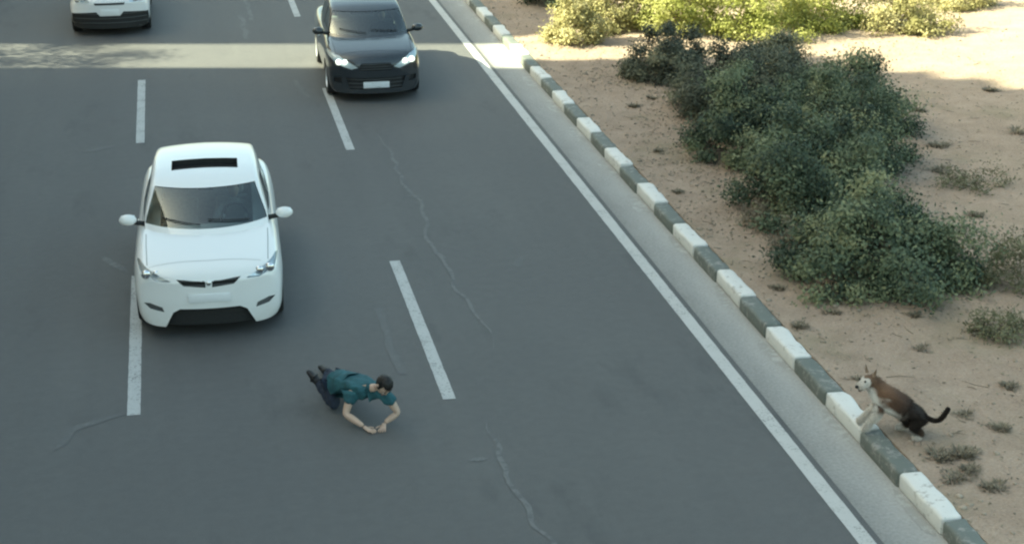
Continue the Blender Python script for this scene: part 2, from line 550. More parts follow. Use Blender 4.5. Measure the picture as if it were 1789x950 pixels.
GZ = lambda x, y: ground_z(x, y)
ROW = 'dark shrubs in the row beyond the kerb'
for nm, lab, (x, y), r, h, sd, nc in (
    ('dark_shrub', 'big round blue-green shrub beside the running dog, first of the dark row', (9.12, 20.0), 1.24, 1.34, 1, 70),
    ('dark_shrub', 'broad dark green shrub, second in the row counting from the dog', (9.2, 22.9), 1.22, 1.4, 2, 74),
    ('dark_shrub', 'tall dark green shrub behind the second shrub of the row, away from the kerb', (10.35, 24.9), 1.25, 1.5, 3, 70),
    ('dark_shrub', 'dark green shrub leaning towards the kerb in the middle of the row', (9.25, 26.0), 1.0, 1.35, 4, 56),
    ('dark_shrub', 'dark green shrub on the sand side of the row, next to the sunlit patch', (11.4, 27.4), 1.30, 1.28, 5, 74),
    ('dark_shrub', 'grey-green shrub near the sunlit end of the dark row', (9.9, 28.5), 1.25, 1.25, 6, 70),
    ('dark_shrub', 'small dark grey-green shrub at the far end of the row, beside sunlit sand', (9.45, 31.5), .72, 1.0, 7, 40),
    ('dark_shrub', 'grey-green shrub filling the far end of the row behind the others', (11.3, 30.4), 1.1, .85, 8, 64)):
    shrub(nm, lab, 'shrub', (x, y, GZ(x, y)), r, h, sd, 'leaf_part_lit' if 'grey-green' in lab else 'leaf_dark', int(nc * 1.6), 280, (.066, .032), ROW, spread=.115)
LIT = 'sunlit shrubs in the background'
for nm, lab, (x, y), r, h, sd, nc, mt in (
    ('sunlit_shrub', 'straw-coloured rounded shrub standing by the sunlit kerb', (8.42, 35.1), .62, 1.0, 11, 40, 'leaf_straw'),
    ('sunlit_shrub', 'pale yellow-green shrub right behind the straw-coloured one', (9.55, 36.3), .8, 1.35, 12, 46, 'leaf_straw'),
    ('sunlit_shrub', 'bright yellow-green shrub between the pale shrub and the tall bright ones', (10.9, 35.7), 1.05, 1.7, 13, 56, 'leaf_lit'),
    ('sunlit_shrub', 'bright green shrub in the middle of the sunlit group', (12.6, 35.2), 1.25, 1.8, 14, 60, 'leaf_lit'),
    ('sunlit_shrub', 'wide bright green shrub at the sand end of the sunlit group', (14.2, 35.7), 1.2, 1.7, 15, 60, 'leaf_lit'),
    ('sunlit_shrub', 'dark green shrub behind the straw-coloured shrub, in the shade', (8.9, 39.4), .9, 1.35, 16, 46, 'leaf_dark'),
    ('sunlit_shrub', 'leafy bright shrub at the back, behind the bright green middle one', (12.0, 39.3), 1.3, 1.9, 17, 60, 'leaf_lit'),
    ('sunlit_shrub', 'bright shrub at the back, behind the wide bright green one', (14.6, 39.6), 1.3, 1.7, 18, 60, 'leaf_lit'),
    ('sunlit_shrub', 'low dull olive shrub alone on the sunlit sand', (15.9, 34.8), .95, 1.0, 19, 36, 'leaf_straw'),
    ('sunlit_shrub', 'pale shrub on bright sand beyond the low olive one', (18.3, 37.2), .9, .9, 20, 36, 'leaf_straw')):
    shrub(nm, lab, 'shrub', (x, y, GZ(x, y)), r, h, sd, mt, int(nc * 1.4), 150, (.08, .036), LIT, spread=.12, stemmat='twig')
for nm, lab, (x, y), r, h, sd, nc, mt, per in (
    ('olive_shrub', 'pale olive shrub on the sand away from the kerb, beside the big blue-green shrub', (11.0, 19.4), .72, .75, 31, 36, 'leaf_olive', 110),
    ('olive_shrub', 'flat olive-brown weed patch on the sand behind the dog', (9.75, 17.75), .42, .26, 32, 22, 'leaf_olive', 70),
    ('olive_shrub', 'faint low olive weeds on open sand beyond the dark row', (12.2, 23.6), .55, .25, 33, 20, 'leaf_olive', 60),
    ('olive_shrub', 'low dry bush at the foot of the dark row on the kerb side', (8.35, 21.5), .26, .38, 34, 14, 'leaf_dry', 80),
    ('olive_shrub', 'brown dry bush tucked under the second shrub of the row', (8.2, 22.5), .24, .32, 35, 14, 'leaf_dry', 80)):
    shrub(nm, lab, 'shrub', (x, y, GZ(x, y) - .01), r, h, sd, mt, nc, per, (.06, .02), None, stems=5, stemmat='twig', spread=.11)

def tuft_mesh(seed):
    r = random.Random(seed)
    V, F, T = [], [], []
    lob = [(r.uniform(-.07, .07), r.uniform(-.07, .07), r.uniform(.5, 1)) for _ in range(4)]
    for i in range(240):
        lx, ly, lh = r.choice(lob)
        a = r.random() * 6.283; rad = r.random() ** .7 * .06
        b = Vector((lx + math.cos(a) * rad, ly + math.sin(a) * rad, -.01))
        d = Vector((math.cos(a) * r.uniform(.2, 1), math.sin(a) * r.uniform(.2, 1), r.uniform(.5, 1.2))).normalized()
        L = r.uniform(.03, .11) * lh
        s = Vector((-math.sin(a), math.cos(a), 0)) * .005
        k = len(V)
        tip = b + d * L + Vector((d.x, d.y, -.5)) * L * .3
        V += [b - s, b + s, b + d * L * .6 + s, b + d * L * .6 - s, tip]
        F += [(k, k + 1, k + 2, k + 3), (k + 3, k + 2, k + 4)]
        T += [r.random()] * 5
    me = bpy.data.meshes.new('dry_tuft')
    me.from_pydata([tuple(v) for v in V], [], F)
    a = me.attributes.new('tone', 'FLOAT', 'POINT'); a.data.foreach_set('value', T)
    me.materials.append(M['leaf_dry'])
    return me
TM = [tuft_mesh(s) for s in range(4)]
TUFTS = [(7.62, 14.85, 1.2), (7.92, 14.78, 1.3), (7.55, 14.35, 1.1), (7.72, 14.42, 1.0), (7.84, 14.07, 1.1), (8.5, 15.4, 1.0), (8.25, 15.75, .8), (9.1, 16.3, 1.0),
         (7.45, 18.6, .9), (7.6, 20.0, .9), (8.0, 19.0, .8), (7.9, 26.5, .9), (7.5, 24.3, .8), (8.3, 29.5, 1.1), (8.7, 29.9, .9), (11.6, 22.2, 1.3), (12.6, 25.8, 1.4), (13.2, 28.0, 1.3),
         (14.3, 26.3, 1.4), (13.6, 24.4, 1.1), (10.8, 17.2, 1.0), (10.2, 16.6, .9), (8.6, 17.6, .8), (9.0, 18.6, .9), (12.0, 20.4, 1.0), (15.3, 29.2, 1.3), (11.9, 24.4, 1.2), (7.5, 16.9, .7)]
for i, (x, y, s) in enumerate(TUFTS):
    if x < 8.7 and y < 16: lab = 'dry grey-brown weed tuft in the cluster on the sand near the dog'
    elif x < 8.8: lab = 'small dry weed tuft on the sand strip between the kerb and the dark shrub row'
    elif y < 19: lab = 'dry weed tuft on the sand between the dog and the big blue-green shrub'
    else: lab = 'dry weed tuft on the open sand beyond the dark shrub row'
    o = tag(link('dry_tuft', TM[i % 4], None), lab, 'weed tuft', 'dry weed tufts: ' + lab.split(' on the ')[-1].split(' in the ')[-1])
    o.location = (x, y, GZ(x, y)); o.rotation_euler = (0, 0, rng.random() * 6); o.scale = (s * 1.25, s * 1.25, s * .9)

# pebbles and leaf litter (nobody could count them)
V, F = [], []
r_ = random.Random(8)
ico = bmesh.new(); bmesh.ops.create_icosphere(ico, subdivisions=1, radius=1)
iv = [v.co.copy() for v in ico.verts]; ifc = [tuple(v.index for v in f.verts) for f in ico.faces]; ico.free()
for i in range(5200):
    x = 7.25 + (r_.random() ** 1.5) * 12; y = r_.uniform(11, 42)
    s = .008 + .030 * r_.random() ** 4
    k = len(V); z = GZ(x, y)
    a, b, c = s * r_.uniform(.7, 1.4), s * r_.uniform(.7, 1.4), s * r_.uniform(.4, .8)
    V += [(x + v.x * a, y + v.y * b, z + v.z * c + .2 * c) for v in iv]
    F += [tuple(j + k for j in f) for f in ifc]
tag(mesh('pebbles', V, F, M['stone'], smooth=True), 'scattered small brown pebbles lying on the sand', 'pebbles', kind='stuff')
V, F, T = [], [], []
for i in range(16000):
    if r_.random() < .6:
        cx, cy = r_.choice([(9.4, 20.4), (9.2, 23), (9.2, 26), (9.9, 28.7), (10.3, 25), (9.45, 31.7)])
        a = r_.random() * 6.28; d = abs(r_.gauss(1.25, .45))
        x, y = cx + math.cos(a) * d, cy + math.sin(a) * d
    else:
        x, y = 7.25 + r_.random() * 9, r_.uniform(12, 40)
    if x < 7.22: continue
    z = GZ(x, y) + .008
    a = r_.random() * 6.28; L = r_.uniform(.02, .07); w = r_.uniform(.006, .015)
    dx, dy = math.cos(a) * L / 2, math.sin(a) * L / 2; sx, sy = -math.sin(a) * w, math.cos(a) * w
    k = len(V); t = r_.uniform(0, .02)
    V += [(x - dx, y - dy, z), (x + sx, y + sy, z + t), (x + dx, y + dy, z + t * .5), (x - sx, y - sy, z)]
    F.append((k, k + 1, k + 2, k + 3)); T += [r_.random()] * 4
o = mesh('leaf_litter', V, F, M['leaf_dry'])
a = o.data.attributes.new('tone', 'FLOAT', 'POINT'); a.data.foreach_set('value', T)
tag(o, 'fallen dry leaves strewn over the sand under the shrubs', 'leaf litter', kind='stuff')

P = []
for i in range(170):
    x, y = 7.4 + r_.random() ** 1.3 * 7, r_.uniform(12.5, 34)
    a = r_.random() * 6.28; L = r_.uniform(.08, .35); z = GZ(x, y)
    p0, p2 = Vector((x, y, z + .008)), Vector((x + math.cos(a) * L, y + math.sin(a) * L, 0))
    p2.z = GZ(p2.x, p2.y) + .012
    if p2.x < 7.3: continue
    p1 = p0.lerp(p2, .5) + Vector((-math.sin(a), math.cos(a), .1)) * L * .1
    P.append(tube([p0, p1, p2], [.005, .004, .002], 4))
tag(mesh('twigs', *join(*P), M['twig']), 'thin dry twigs scattered over the sand', 'twigs', kind='stuff')

# ------------------------------------------------------------------ cars
def pchip(xs, ys, q):
    xs, ys = np.asarray(xs, float), np.asarray(ys, float)
    h = np.diff(xs); d = np.diff(ys) / h
    m = np.zeros_like(xs); m[0], m[-1] = d[0], d[-1]
    for i in range(1, len(xs) - 1):
        m[i] = 0 if d[i - 1] * d[i] <= 0 else 2 / (1 / d[i - 1] + 1 / d[i])
    q = np.clip(q, xs[0], xs[-1])
    i = np.clip(np.searchsorted(xs, q) - 1, 0, len(h) - 1)
    t = (q - xs[i]) / h[i]
    return (2 * t**3 - 3 * t**2 + 1) * ys[i] + (t**3 - 2 * t**2 + t) * h[i] * m[i] + (-2 * t**3 + 3 * t**2) * ys[i + 1] + (t**3 - t**2) * h[i] * m[i + 1]

def crom(P, n):
    P = np.asarray(P, float)
    Q = np.vstack([2 * P[0] - P[1], P, 2 * P[-1] - P[-2]])
    out = []
    for i in range(1, len(Q) - 2):
        for k in range(n):
            t = k / n
            a, b, c, d = Q[i - 1], Q[i], Q[i + 1], Q[i + 2]
            out.append(.5 * (2 * b + (c - a) * t + (2 * a - 5 * b + 4 * c - d) * t * t + (3 * b - a - 3 * c + d) * t**3))
    out.append(P[-1])
    return np.array(out)

def loft(stations, section, warp, cap=True):
    """stations: y values; section(y)-> half polyline from bottom centre to top centre (x,z)"""
    rings = []
    for y in stations:
        h = section(y)
        full = np.vstack([h, (h * [-1, 1])[::-1][1:-1]])
        rings.append(np.column_stack([full[:, 0], np.full(len(full), y), full[:, 1]]))
    n = len(rings[0])
    if cap:
        def caps(r0):
            c = r0.mean(0)
            return [c + (r0 - c) * s for s in (.02, .2, .4, .6, .8, .92)]
        rings = caps(rings[0]) + rings + caps(rings[-1])[::-1]
    V = np.vstack(rings)
    V = warp(V)
    F = []
    for i in range(len(rings) - 1):
        for k in range(n):
            F.append((i * n + k, i * n + (k + 1) % n, (i + 1) * n + (k + 1) % n, (i + 1) * n + k))
    F.append(tuple(range(n))); F.append(tuple((len(rings) - 1) * n + k for k in range(n))[::-1])
    bm = bmesh.new()
    vs_ = [bm.verts.new(tuple(v)) for v in V]
    for f in F: bm.faces.new([vs_[i] for i in f])
    bmesh.ops.recalc_face_normals(bm, faces=bm.faces)
    return bm

def inpoly(p, poly):
    c = False
    for (x1, y1), (x2, y2) in zip(poly, poly[1:] + poly[:1]):
        if (y1 > p[1]) != (y2 > p[1]) and p[0] < (x2 - x1) * (p[1] - y1) / (y2 - y1) + x1: c = not c
    return c

def cut(bm, poly, ax, pred):
    """cut a panel out of a shell along a polygon drawn in the plane of axes ax; returns its V,F"""
    lo = [min(p[k] for p in poly) - .12 for k in (0, 1)]; hi = [max(p[k] for p in poly) + .12 for k in (0, 1)]
    def near(f):
        c = f.calc_center_median()
        return pred(c) and lo[0] < c[ax[0]] < hi[0] and lo[1] < c[ax[1]] < hi[1]
    for (x1, y1), (x2, y2) in zip(poly, poly[1:] + poly[:1]):
        fs = [f for f in bm.faces if near(f)]
        es = {e for f in fs for e in f.edges}; vv = {v for f in fs for v in f.verts}
        co = Vector((0, 0, 0)); no = Vector((0, 0, 0))
        co[ax[0]], co[ax[1]] = x1, y1
        no[ax[0]], no[ax[1]] = -(y2 - y1), x2 - x1
        if no.length < 1e-9: continue
        bmesh.ops.bisect_plane(bm, geom=fs + list(es) + list(vv), dist=1e-5, plane_co=co, plane_no=no.normalized())
    ins = [f for f in bm.faces if near(f) and inpoly((f.calc_center_median()[ax[0]], f.calc_center_median()[ax[1]]), poly)]
    idx, V, F = {}, [], []
    for f in ins:
        q = []
        for v in f.verts:
            if v not in idx: idx[v] = len(V); V.append(v.co.copy())
            q.append(idx[v])
        F.append(tuple(q))
    bmesh.ops.delete(bm, geom=ins, context='FACES')
    return V, F

def walls(V, F, off):
    """rim walls from the panel edge, shifted by off"""
    cnt = {}
    for f in F:
        for a, b in zip(f, f[1:] + f[:1]): cnt[(a, b)] = 1
    B = [(a, b) for (a, b) in cnt if (b, a) not in cnt]
    n = len(V)
    off = Vector(off)
    VV = [Vector(v) for v in V] + [Vector(v) + off for v in V]
    return VV, [(a, b, b + n, a + n) for a, b in B]

def shift(V, off):
    off = Vector(off)
    return [Vector(v) + off for v in V]

def wheel(parent, x, y, rad, side):
    w = empty('wheel', (x, y, rad)); w.parent = parent
    prof = [(.62, -.09), (.80, -.105), (.94, -.10), (1.0, -.075), (1.0, .075), (.94, .10), (.80, .105), (.62, .09)]
    n = 36
    V, F = [], []
    for k in range(n):
        t = 2 * math.pi * k / n
        for (r, o) in prof: V.append((o, math.cos(t) * r * rad, math.sin(t) * r * rad))
    m = len(prof)
    for k in range(n):
        for j in range(m):
            F.append((k * m + j, k * m + (j + 1) % m, ((k + 1) % n) * m + (j + 1) % m, ((k + 1) % n) * m + j))
    mesh('tyre', V, F, M['rubber'], w, True, 40)
    V, F = [], []
    for k in range(n):                                     # rim barrel and dish
        t = 2 * math.pi * k / n
        for (r, o) in ((.63, .10), (.60, .095), (.56, .05), (.2, .04), (.0, .06)):
            V.append((side * o, math.cos(t) * r * rad, math.sin(t) * r * rad))
    for k in range(n):
        for j in range(4): F.append((k * 5 + j, k * 5 + j + 1, ((k + 1) % n) * 5 + j + 1, ((k + 1) % n) * 5 + j))
    mesh('rim', V, F, M['silver'], w, True, 40)
    P = []
    for k in range(5):
        t = 2 * math.pi * k / 5
        d = Vector((0, math.cos(t), math.sin(t))); s = Vector((0, -math.sin(t), math.cos(t)))
        o = Vector((side * .085, 0, 0))
        a, b = d * .08 * rad, d * .6 * rad
        P.append(([a + s * .035 + o, a - s * .035 + o, b - s * .025 + o, b + s * .025 + o], [(0, 1, 2, 3)]))
    V, F = join(*P)
    mesh('spokes', V, F, M['chrome'], w)
    return w

def build_car(name, label, loc, rz, p):
    root = empty(name, loc, rz)
    tag(root, label, 'car')
    paint = M[p['paint']]
    L, Wd = p['L'], p['W'] / 2
    ys = np.array(p['ys'])
    def S(key, y): return float(pchip(p[key][0], p[key][1], np.array([y]))[0])
    def sec(y):
        w, zb, zt, cr = S('w', y) * Wd, S('zb', y), S('zt', y), S('cr', y)
        H = zt - zb
        P = [(0, zb), (w * .5, zb), (w * .86, zb + .01), (w * .965, zb + .10 * min(1, H / .5)), (w * .99, zb + H * .34), (w, zb + H * .62),
             (w * .985, zt - .22 * H), (w * .945, zt - .075 * H), (w * .86, zt), (w * .66, zt + cr * .45), (w * .35, zt + cr * .85), (0, zt + cr)]
        return crom(P, 4)
    def warp(V):
        V = V.copy()
        a = np.clip(1 - V[:, 1] / 1.15, 0, 1); a = a * a * (3 - 2 * a)
        V[:, 1] += p['nose'] * np.abs(V[:, 0] / Wd) ** 2.4 * a
        b = np.clip(1 - (L - V[:, 1]) / 1.0, 0, 1); b = b * b * (3 - 2 * b)
        V[:, 1] -= .22 * np.abs(V[:, 0] / Wd) ** 2.4 * b
        return V
    st = np.unique(np.concatenate([[0, .012, .03, .055, .085, .12, .17, .23, .3], np.linspace(.4, L - .4, 44), [L - .3, L - .2, L - .12, L - .06, L - .02, L]]))
    bm = loft(st, sec, warp)
    yc0, yc1 = p['cabin']
    def csec(y):
        zt, wb, wr = S('ct', y), S('cwb', y) * Wd, S('cwr', y) * Wd
        z0 = p['belt'] - .12
        zt = max(zt, z0 + .03)
        H = zt - z0
        wr = wb + (wr - wb) * min(1, H / p['ch'])
        P = [(0, z0), (wb * .6, z0), (wb, z0 + .001), (wb + (wr - wb) * .45, z0 + H * .5), (wr * 1.01, zt - .085 * min(1, H * 2)), (wr * .955, zt - .022), (wr * .80, zt + .002), (wr * .4, zt + .022), (0, zt + .03)]
        return crom(P, 5)
    def cwarp(V):
        V = V.copy()
        a = np.clip(1 - (V[:, 1] - yc0) / 1.6, 0, 1)
        V[:, 1] += .26 * np.abs(V[:, 0] / (.75 * Wd)) ** 2.2 * a
        b = np.clip(1 - (yc1 - V[:, 1]) / 1.0, 0, 1)
        V[:, 1] -= .18 * np.abs(V[:, 0] / (.75 * Wd)) ** 2.2 * b
        return V
    cb = loft(np.linspace(yc0, yc1, 62), csec, cwarp)
    # interior opening in the lower shell
    yi0, yi1 = yc0 + .42, yc1 - .5
    cut(bm, [(-.60, yi0), (.60, yi0), (.62, yi1), (-.62, yi1)], (0, 1), lambda c: c.z > .7)
    # wheel arches
    for yw in p['wheels']:
        for s in (-1, 1):
            poly = [(yw + (p['wr'] + .055) * math.cos(t), p['wr'] + (p['wr'] + .055) * math.sin(t)) for t in np.linspace(0, 2 * math.pi, 25)[:-1]]
            Va, Fa = cut(bm, poly, (1, 2), lambda c, s=s: c.x * s > .62)
            W_, X_ = walls(Va, Fa, (-s * .28, 0, 0))
            mesh('wheel_well', *join((W_, X_), (shift(Va, (-s * .28, 0, 0)), Fa)), M['black'], root)
    # face features, drawn in the front view
    for ft in p['face']:
        for s in ((1,) if ft.get('mid') else (1, -1)):
            poly = [(x * s, z) for x, z in ft['poly']]
            Vf, Ff = cut(bm, poly, (0, 2), lambda c: c.y < 1.05)
            if not Ff: continue
            d = ft.get('depth', .04)
            back = M[ft['mat']]
            o = mesh(ft['name'], *join(walls(Vf, Ff, (0, d, 0)), (shift(Vf, (0, d, 0)), Ff)), back, root)
            if ft.get('lens'):
                mesh('lens', shift(Vf, (0, .002, 0)), Ff, M['lens'], o, True)
                cx = sum(q[0] for q in poly) / len(poly); cz = sum(q[1] for q in poly) / len(poly)
                yv = min(v.y for v in Vf) + d * .8
                for j, (ox, rr) in enumerate(((-.08, .055), (.05, .06))):
                    b2 = bmesh.new(); bmesh.ops.create_uvsphere(b2, u_segments=14, v_segments=8, radius=rr)
                    yy = yv + p['nose'] * (abs(cx + ox) / Wd) ** 2.4 * .5
                    for v in b2.verts: v.co = Vector((cx + ox * s + v.co.x, yy + v.co.y * .5, cz + ox * .15 + v.co.z))
                    bm_obj('bulb', b2, M[ft.get('bulb', 'chrome')], o, True)
            if ft.get('bars'):
                zs = [q[1] for q in poly]; xs_ = [q[0] for q in poly]
                nb = ft['bars']
                for j in range(nb):
                    z = min(zs) + (max(zs) - min(zs)) * (j + .5) / nb
                    row = sorted([v for v in Vf if abs(v.z - z) < .035], key=lambda v: v.x)
                    if len(row) < 2: continue
                    pts = [Vector((v.x, v.y + .012, z)) for v in row][::max(1, len(row) // 8)]
                    mesh('grille_bar', *tube(pts, .007, 5), M[ft.get('barmat', 'grey_plastic')], o, True)
    # glazing
    zs0, zs1, hb, ht = p['screen']
    Vw, Fw = cut(cb, [(-hb, zs0), (hb, zs0), (hb * .985, zs0 + .06), (ht, zs1), (-ht, zs1), (-hb * .985, zs0 + .06)], (0, 2), lambda c: c.y < p['yroof'])
    ws = mesh('windscreen', shift(Vw, (0, .006, -.006)), Fw, M['glass'], root, True)
    mesh('seal', *walls(Vw, Fw, (0, .03, -.02)), M['black'], ws)
    for poly in p['side']:
        for s in (-1, 1):
            Vs, Fs = cut(cb, poly, (1, 2), lambda c, s=s: c.x * s > .35)
            if Fs:
                w_ = mesh('side_window', shift(Vs, (-s * .006, 0, 0)), Fs, M['glass'], root, True)
                mesh('seal', *walls(Vs, Fs, (-s * .02, 0, 0)), M['black'], w_)
    Vr, Fr = cut(cb, [(-.58, p['belt'] + .06), (.58, p['belt'] + .06), (.50, p['rz']), (-.50, p['rz'])], (0, 2), lambda c: c.y > p['yrear'])
    if Fr: mesh('rear_window', shift(Vr, (0, -.006, -.006)), Fr, M['glass'], root, True)
    if p.get('sunroof'):
        x1, y0, y1 = p['sunroof']
        Vt, Ft = cut(cb, [(-x1, y0), (x1, y0), (x1, y1), (-x1, y1)], (0, 1), lambda c: c.z > p['belt'] + .3)
        sr = mesh('sunroof', *join(walls(Vt, Ft, (0, 0, -.09)), (shift(Vt, (0, 0, -.09)), Ft)), M['black'], root)
        mesh('deflector', *tube([(-x1 + .02, y0 + .02, Vt[0].z - .01), (0, y0 + .015, Vt[0].z + .015), (x1 - .02, y0 + .02, Vt[0].z - .01)], .01, 6), M['black'], sr, True)
    bv = BVHTree.FromBMesh(bm); cv = BVHTree.FromBMesh(cb)
    bm_obj('body', bm, paint, root, True, 42)
    # drop the cabin floor so that one can look in
    bmesh.ops.delete(cb, geom=[f for f in cb.faces if f.calc_center_median().z < p['belt'] - .1], context='FACES')
    bm_obj('cabin', cb, paint, root, True, 42)
    # panel gaps: thin dark strips on the shell
    def seam(pts, dirn, w=.007, tree=bv, nm='panel_gap'):
        d = Vector(dirn)
        Q = []
        for a, b in zip(pts[:-1], pts[1:]):
            a, b = Vector(a), Vector(b)
            for k in range(10):
                h, nrm, _, _ = tree.ray_cast(a.lerp(b, k / 10) - d * 3, d)
                if h: Q.append(h + nrm * .0015 if nrm.dot(d) < 0 else h - nrm * .0015)
        if len(Q) < 3: return
        V, F = [], []
        for i, q in enumerate(Q):
            t = (Q[min(i + 1, len(Q) - 1)] - Q[max(i - 1, 0)]).normalized()
            n = t.cross(d).normalized() * w / 2
            V += [q - n, q + n]
            if i: F.append((2 * i - 2, 2 * i - 1, 2 * i + 1, 2 * i))
        mesh(nm, V, F, M['black'], root)
    for s in (-1, 1):
        seam([(s * .80 * Wd, .34, 0), (s * .82 * Wd, .8, 0), (s * .83 * Wd, yc0 + .30, 0)], (0, 0, -1))
        for yd in (yc0 + .48, (yc0 + yc1) / 2 + .05):
            seam([(0, yd, .3), (0, yd + .02, .6), (0, yd, .9)], (-s, 0, 0))
        h = box('door_handle', s * Wd - .012 if s > 0 else s * Wd - .01, s * Wd + .012, (yc0 + yc1) / 2 - .2, (yc0 + yc1) / 2 - .02, .80, .825, paint, root, .008)
        # mirror
        my, mz = yc0 + .55, p['belt'] + .08
        b2 = bmesh.new(); bmesh.ops.create_uvsphere(b2, u_segments=18, v_segments=12, radius=1)
        for v in b2.verts:
            c = v.co; q = Vector((c.x * .115, c.y * .075 if c.y < 0 else c.y * .03, c.z * .075))
            v.co = Vector((s * (Wd + .075), my, mz)) + q
        mr = bm_obj('wing_mirror', b2, paint, root, True)
        mesh('mirror_arm', *tube([(s * (Wd - .13), my + .03, mz - .07), (s * (Wd + .02), my, mz - .03)], [.035, .03], 8), M['black'], mr, True)
        b2 = bmesh.new(); box_bm(b2, s * (Wd + .075) - .09, s * (Wd + .075) + .09, my + .026, my + .033, mz - .055, mz + .055, .003)
        bm_obj('mirror_glass', b2, M['chrome'], mr)
    seam([(-.78 * Wd, p['hoodline'], 0), (0, p['hoodline'] - .04, 0), (.78 * Wd, p['hoodline'], 0)], (0, 0, -1))
    # wipers
    for x0, x1 in ((.55, .02), (-.08, -.58)):
        pts = []
        for k in range(7):
            t = k / 6
            a = Vector((x0 + (x1 - x0) * t, 0, zs0 + .035 + .05 * t))
            h, nrm, _, _ = BVHTree.FromPolygons(Vw, Fw).ray_cast(a - Vector((0, 3, 0)), Vector((0, 1, 0)))
            if h: pts.append(h + Vector((0, -.012, .008)))
        if len(pts) > 2: mesh('wiper', *tube(pts, .008, 5), M['black'], root)
    # cabin fittings
    b = p['belt']
    box('dashboard', -.70, .70, yc0 + .34, yc0 + .78, b - .30, b - .06, M['grey_plastic'], root, .05)
    box('floor_pan', -.70, .70, yc0 + .3, yc1 - .3, .24, .30, M['black'], root)
    sm = M[p.get('seatmat', 'seat')]
    for sx in (-.37, .37):
        st_ = empty('seat', (sx, yc0 + 1.25, 0)); st_.parent = root
        box('cushion', -.25, .25, -.15, .35, .36, .52, sm, st_, .06)
        o = box('backrest', -.25, .25, 0, .13, 0, .62, sm, st_, .055); o.location = (0, .32, .48); o.rotation_euler = (R(-14), 0, 0)
        o = box('headrest', -.13, .13, 0, .09, 0, .17, sm, st_, .04); o.location = (0, .49, 1.10); o.rotation_euler = (R(-8), 0, 0)
    box('rear_bench', -.62, .62, yc1 - 1.0, yc1 - .82, .45, b - .02, sm, root, .05)
    V, F = [], []
    for k in range(24):
        t = 2 * math.pi * k / 24
        for j in range(6):
            u = 2 * math.pi * j / 6
            rr = .18 + .014 * math.cos(u)
            V.append((.37 + rr * math.cos(t), .014 * math.sin(u), rr * math.sin(t)))
    for k in range(24):
        for j in range(6): F.append((k * 6 + j, k * 6 + (j + 1) % 6, ((k + 1) % 24) * 6 + (j + 1) % 6, ((k + 1) % 24) * 6 + j))
    V = [(Matrix.Rotation(R(-25), 3, 'X') @ Vector(v)) + Vector((0, yc0 + .86, b - .05)) for v in V]
    mesh('steering_wheel', V, F, M['black'], root, True)
    b2 = bmesh.new(); box_bm(b2, -.10, .10, yc0 + .92, yc0 + .95, p['screen'][1] - .10, p['screen'][1] - .04, .012)
    bm_obj('rear_view_mirror', b2, M['black'], root, True, 40)
    # plates and badge
    if p.get('plate'):
        z, hw, hh = p['plate']
        h, nrm, _, _ = bv.ray_cast(Vector((.22, -2, z)), Vector((0, 1, 0)))
        yp = (h.y if h else .0)
        box('number_plate', -hw, hw, -.022, -.008, z - hh, z + hh, M['plate'], root, .004).location.y = max(-.0, min(yp, .03))
    if p.get('badge'):
        z, a, c = p['badge']
        b2 = bmesh.new(); bmesh.ops.create_uvsphere(b2, u_segments=24, v_segments=10, radius=1)
        h, nrm, _, _ = bv.ray_cast(Vector((0, -2, z)), Vector((0, 1, 0)))
        yb = h.y if h else .03
        for v in b2.verts: v.co = Vector((v.co.x * a, yb - .004 + v.co.y * .014, z + v.co.z * c))
        bm_obj('badge', b2, M['chrome'], root, True)
    # underside and wheels
    box('underbody', -Wd * .80, Wd * .80, .30, L - .3, .17, .23, M['black'], root)
    for yw in p['wheels']:
        for s in (-1, 1): wheel(root, s * (Wd - .115), yw, p['wr'], s)
    # tail lamps
    for s in (-1, 1):
        box('tail_lamp', s * Wd * .62 - .14, s * Wd * .62 + .14, L - .14, L - .06, .72, .86, M['lip'], root, .02)
    return root

base = dict(
    L=4.55, W=1.88, nose=.30, ys=[0], paint='white_paint', belt=1.09, ch=.62, hoodline=.30,
    w=([0, .03, .10, .25, .6, 1.2, 3.4, 4.1, 4.4, 4.55], [.915, .945, .968, .985, 1, 1, 1, .975, .93, .84]),
    zb=([0, .06, .3, .8, 3.9, 4.3, 4.55], [.175, .165, .17, .20, .22, .28, .40]),
    zt=([0, .03, .08, .16, .3, .6, 1.0, 1.4, 2.0, 3.4, 4.1, 4.4, 4.52, 4.55], [.76, .82, .865, .90, .935, .985, 1.035, 1.075, 1.08, 1.10, 1.12, 1.10, 1.0, .82]),
    cr=([0, .1, .3, 1.0, 1.4, 4.55], [.0, .025, .04, .055, .03, .02]),
    cabin=(.88, 4.25),
    ct=([.88, .98, 1.72, 1.95, 2.3, 2.75, 3.4, 3.85, 4.25], [1.02, 1.09, 1.51, 1.575, 1.615, 1.625, 1.585, 1.42, 1.1]),
    cwb=([.88, 1.4, 2.4, 3.5, 4.25], [.85, .90, .905, .87, .78]),
    cwr=([.88, 1.8, 2.4, 3.4, 4.25], [.755, .755, .75, .72, .66]),
    screen=(1.135, 1.50, .785, .655), yroof=2.1, yrear=3.3, rz=1.48,
    side=[[(1.62, 1.14), (2.38, 1.14), (2.38, 1.49), (2.02, 1.49)], [(2.48, 1.14), (3.40, 1.16), (3.22, 1.46), (2.48, 1.49)]],
    wheels=(.88, 3.60), wr=.345, seatmat='seat_light', plate=None)
def zscale(p, k):
    p = dict(p)
    for n in ('zt', 'ct'): p[n] = (p[n][0], [z * k for z in p[n][1]])
    p['belt'] *= k; p['rz'] *= k
    p['screen'] = (p['screen'][0] * k, p['screen'][1] * k, p['screen'][2], p['screen'][3])
    p['side'] = [[(y, z * k) for y, z in q] for q in p['side']]
    return p

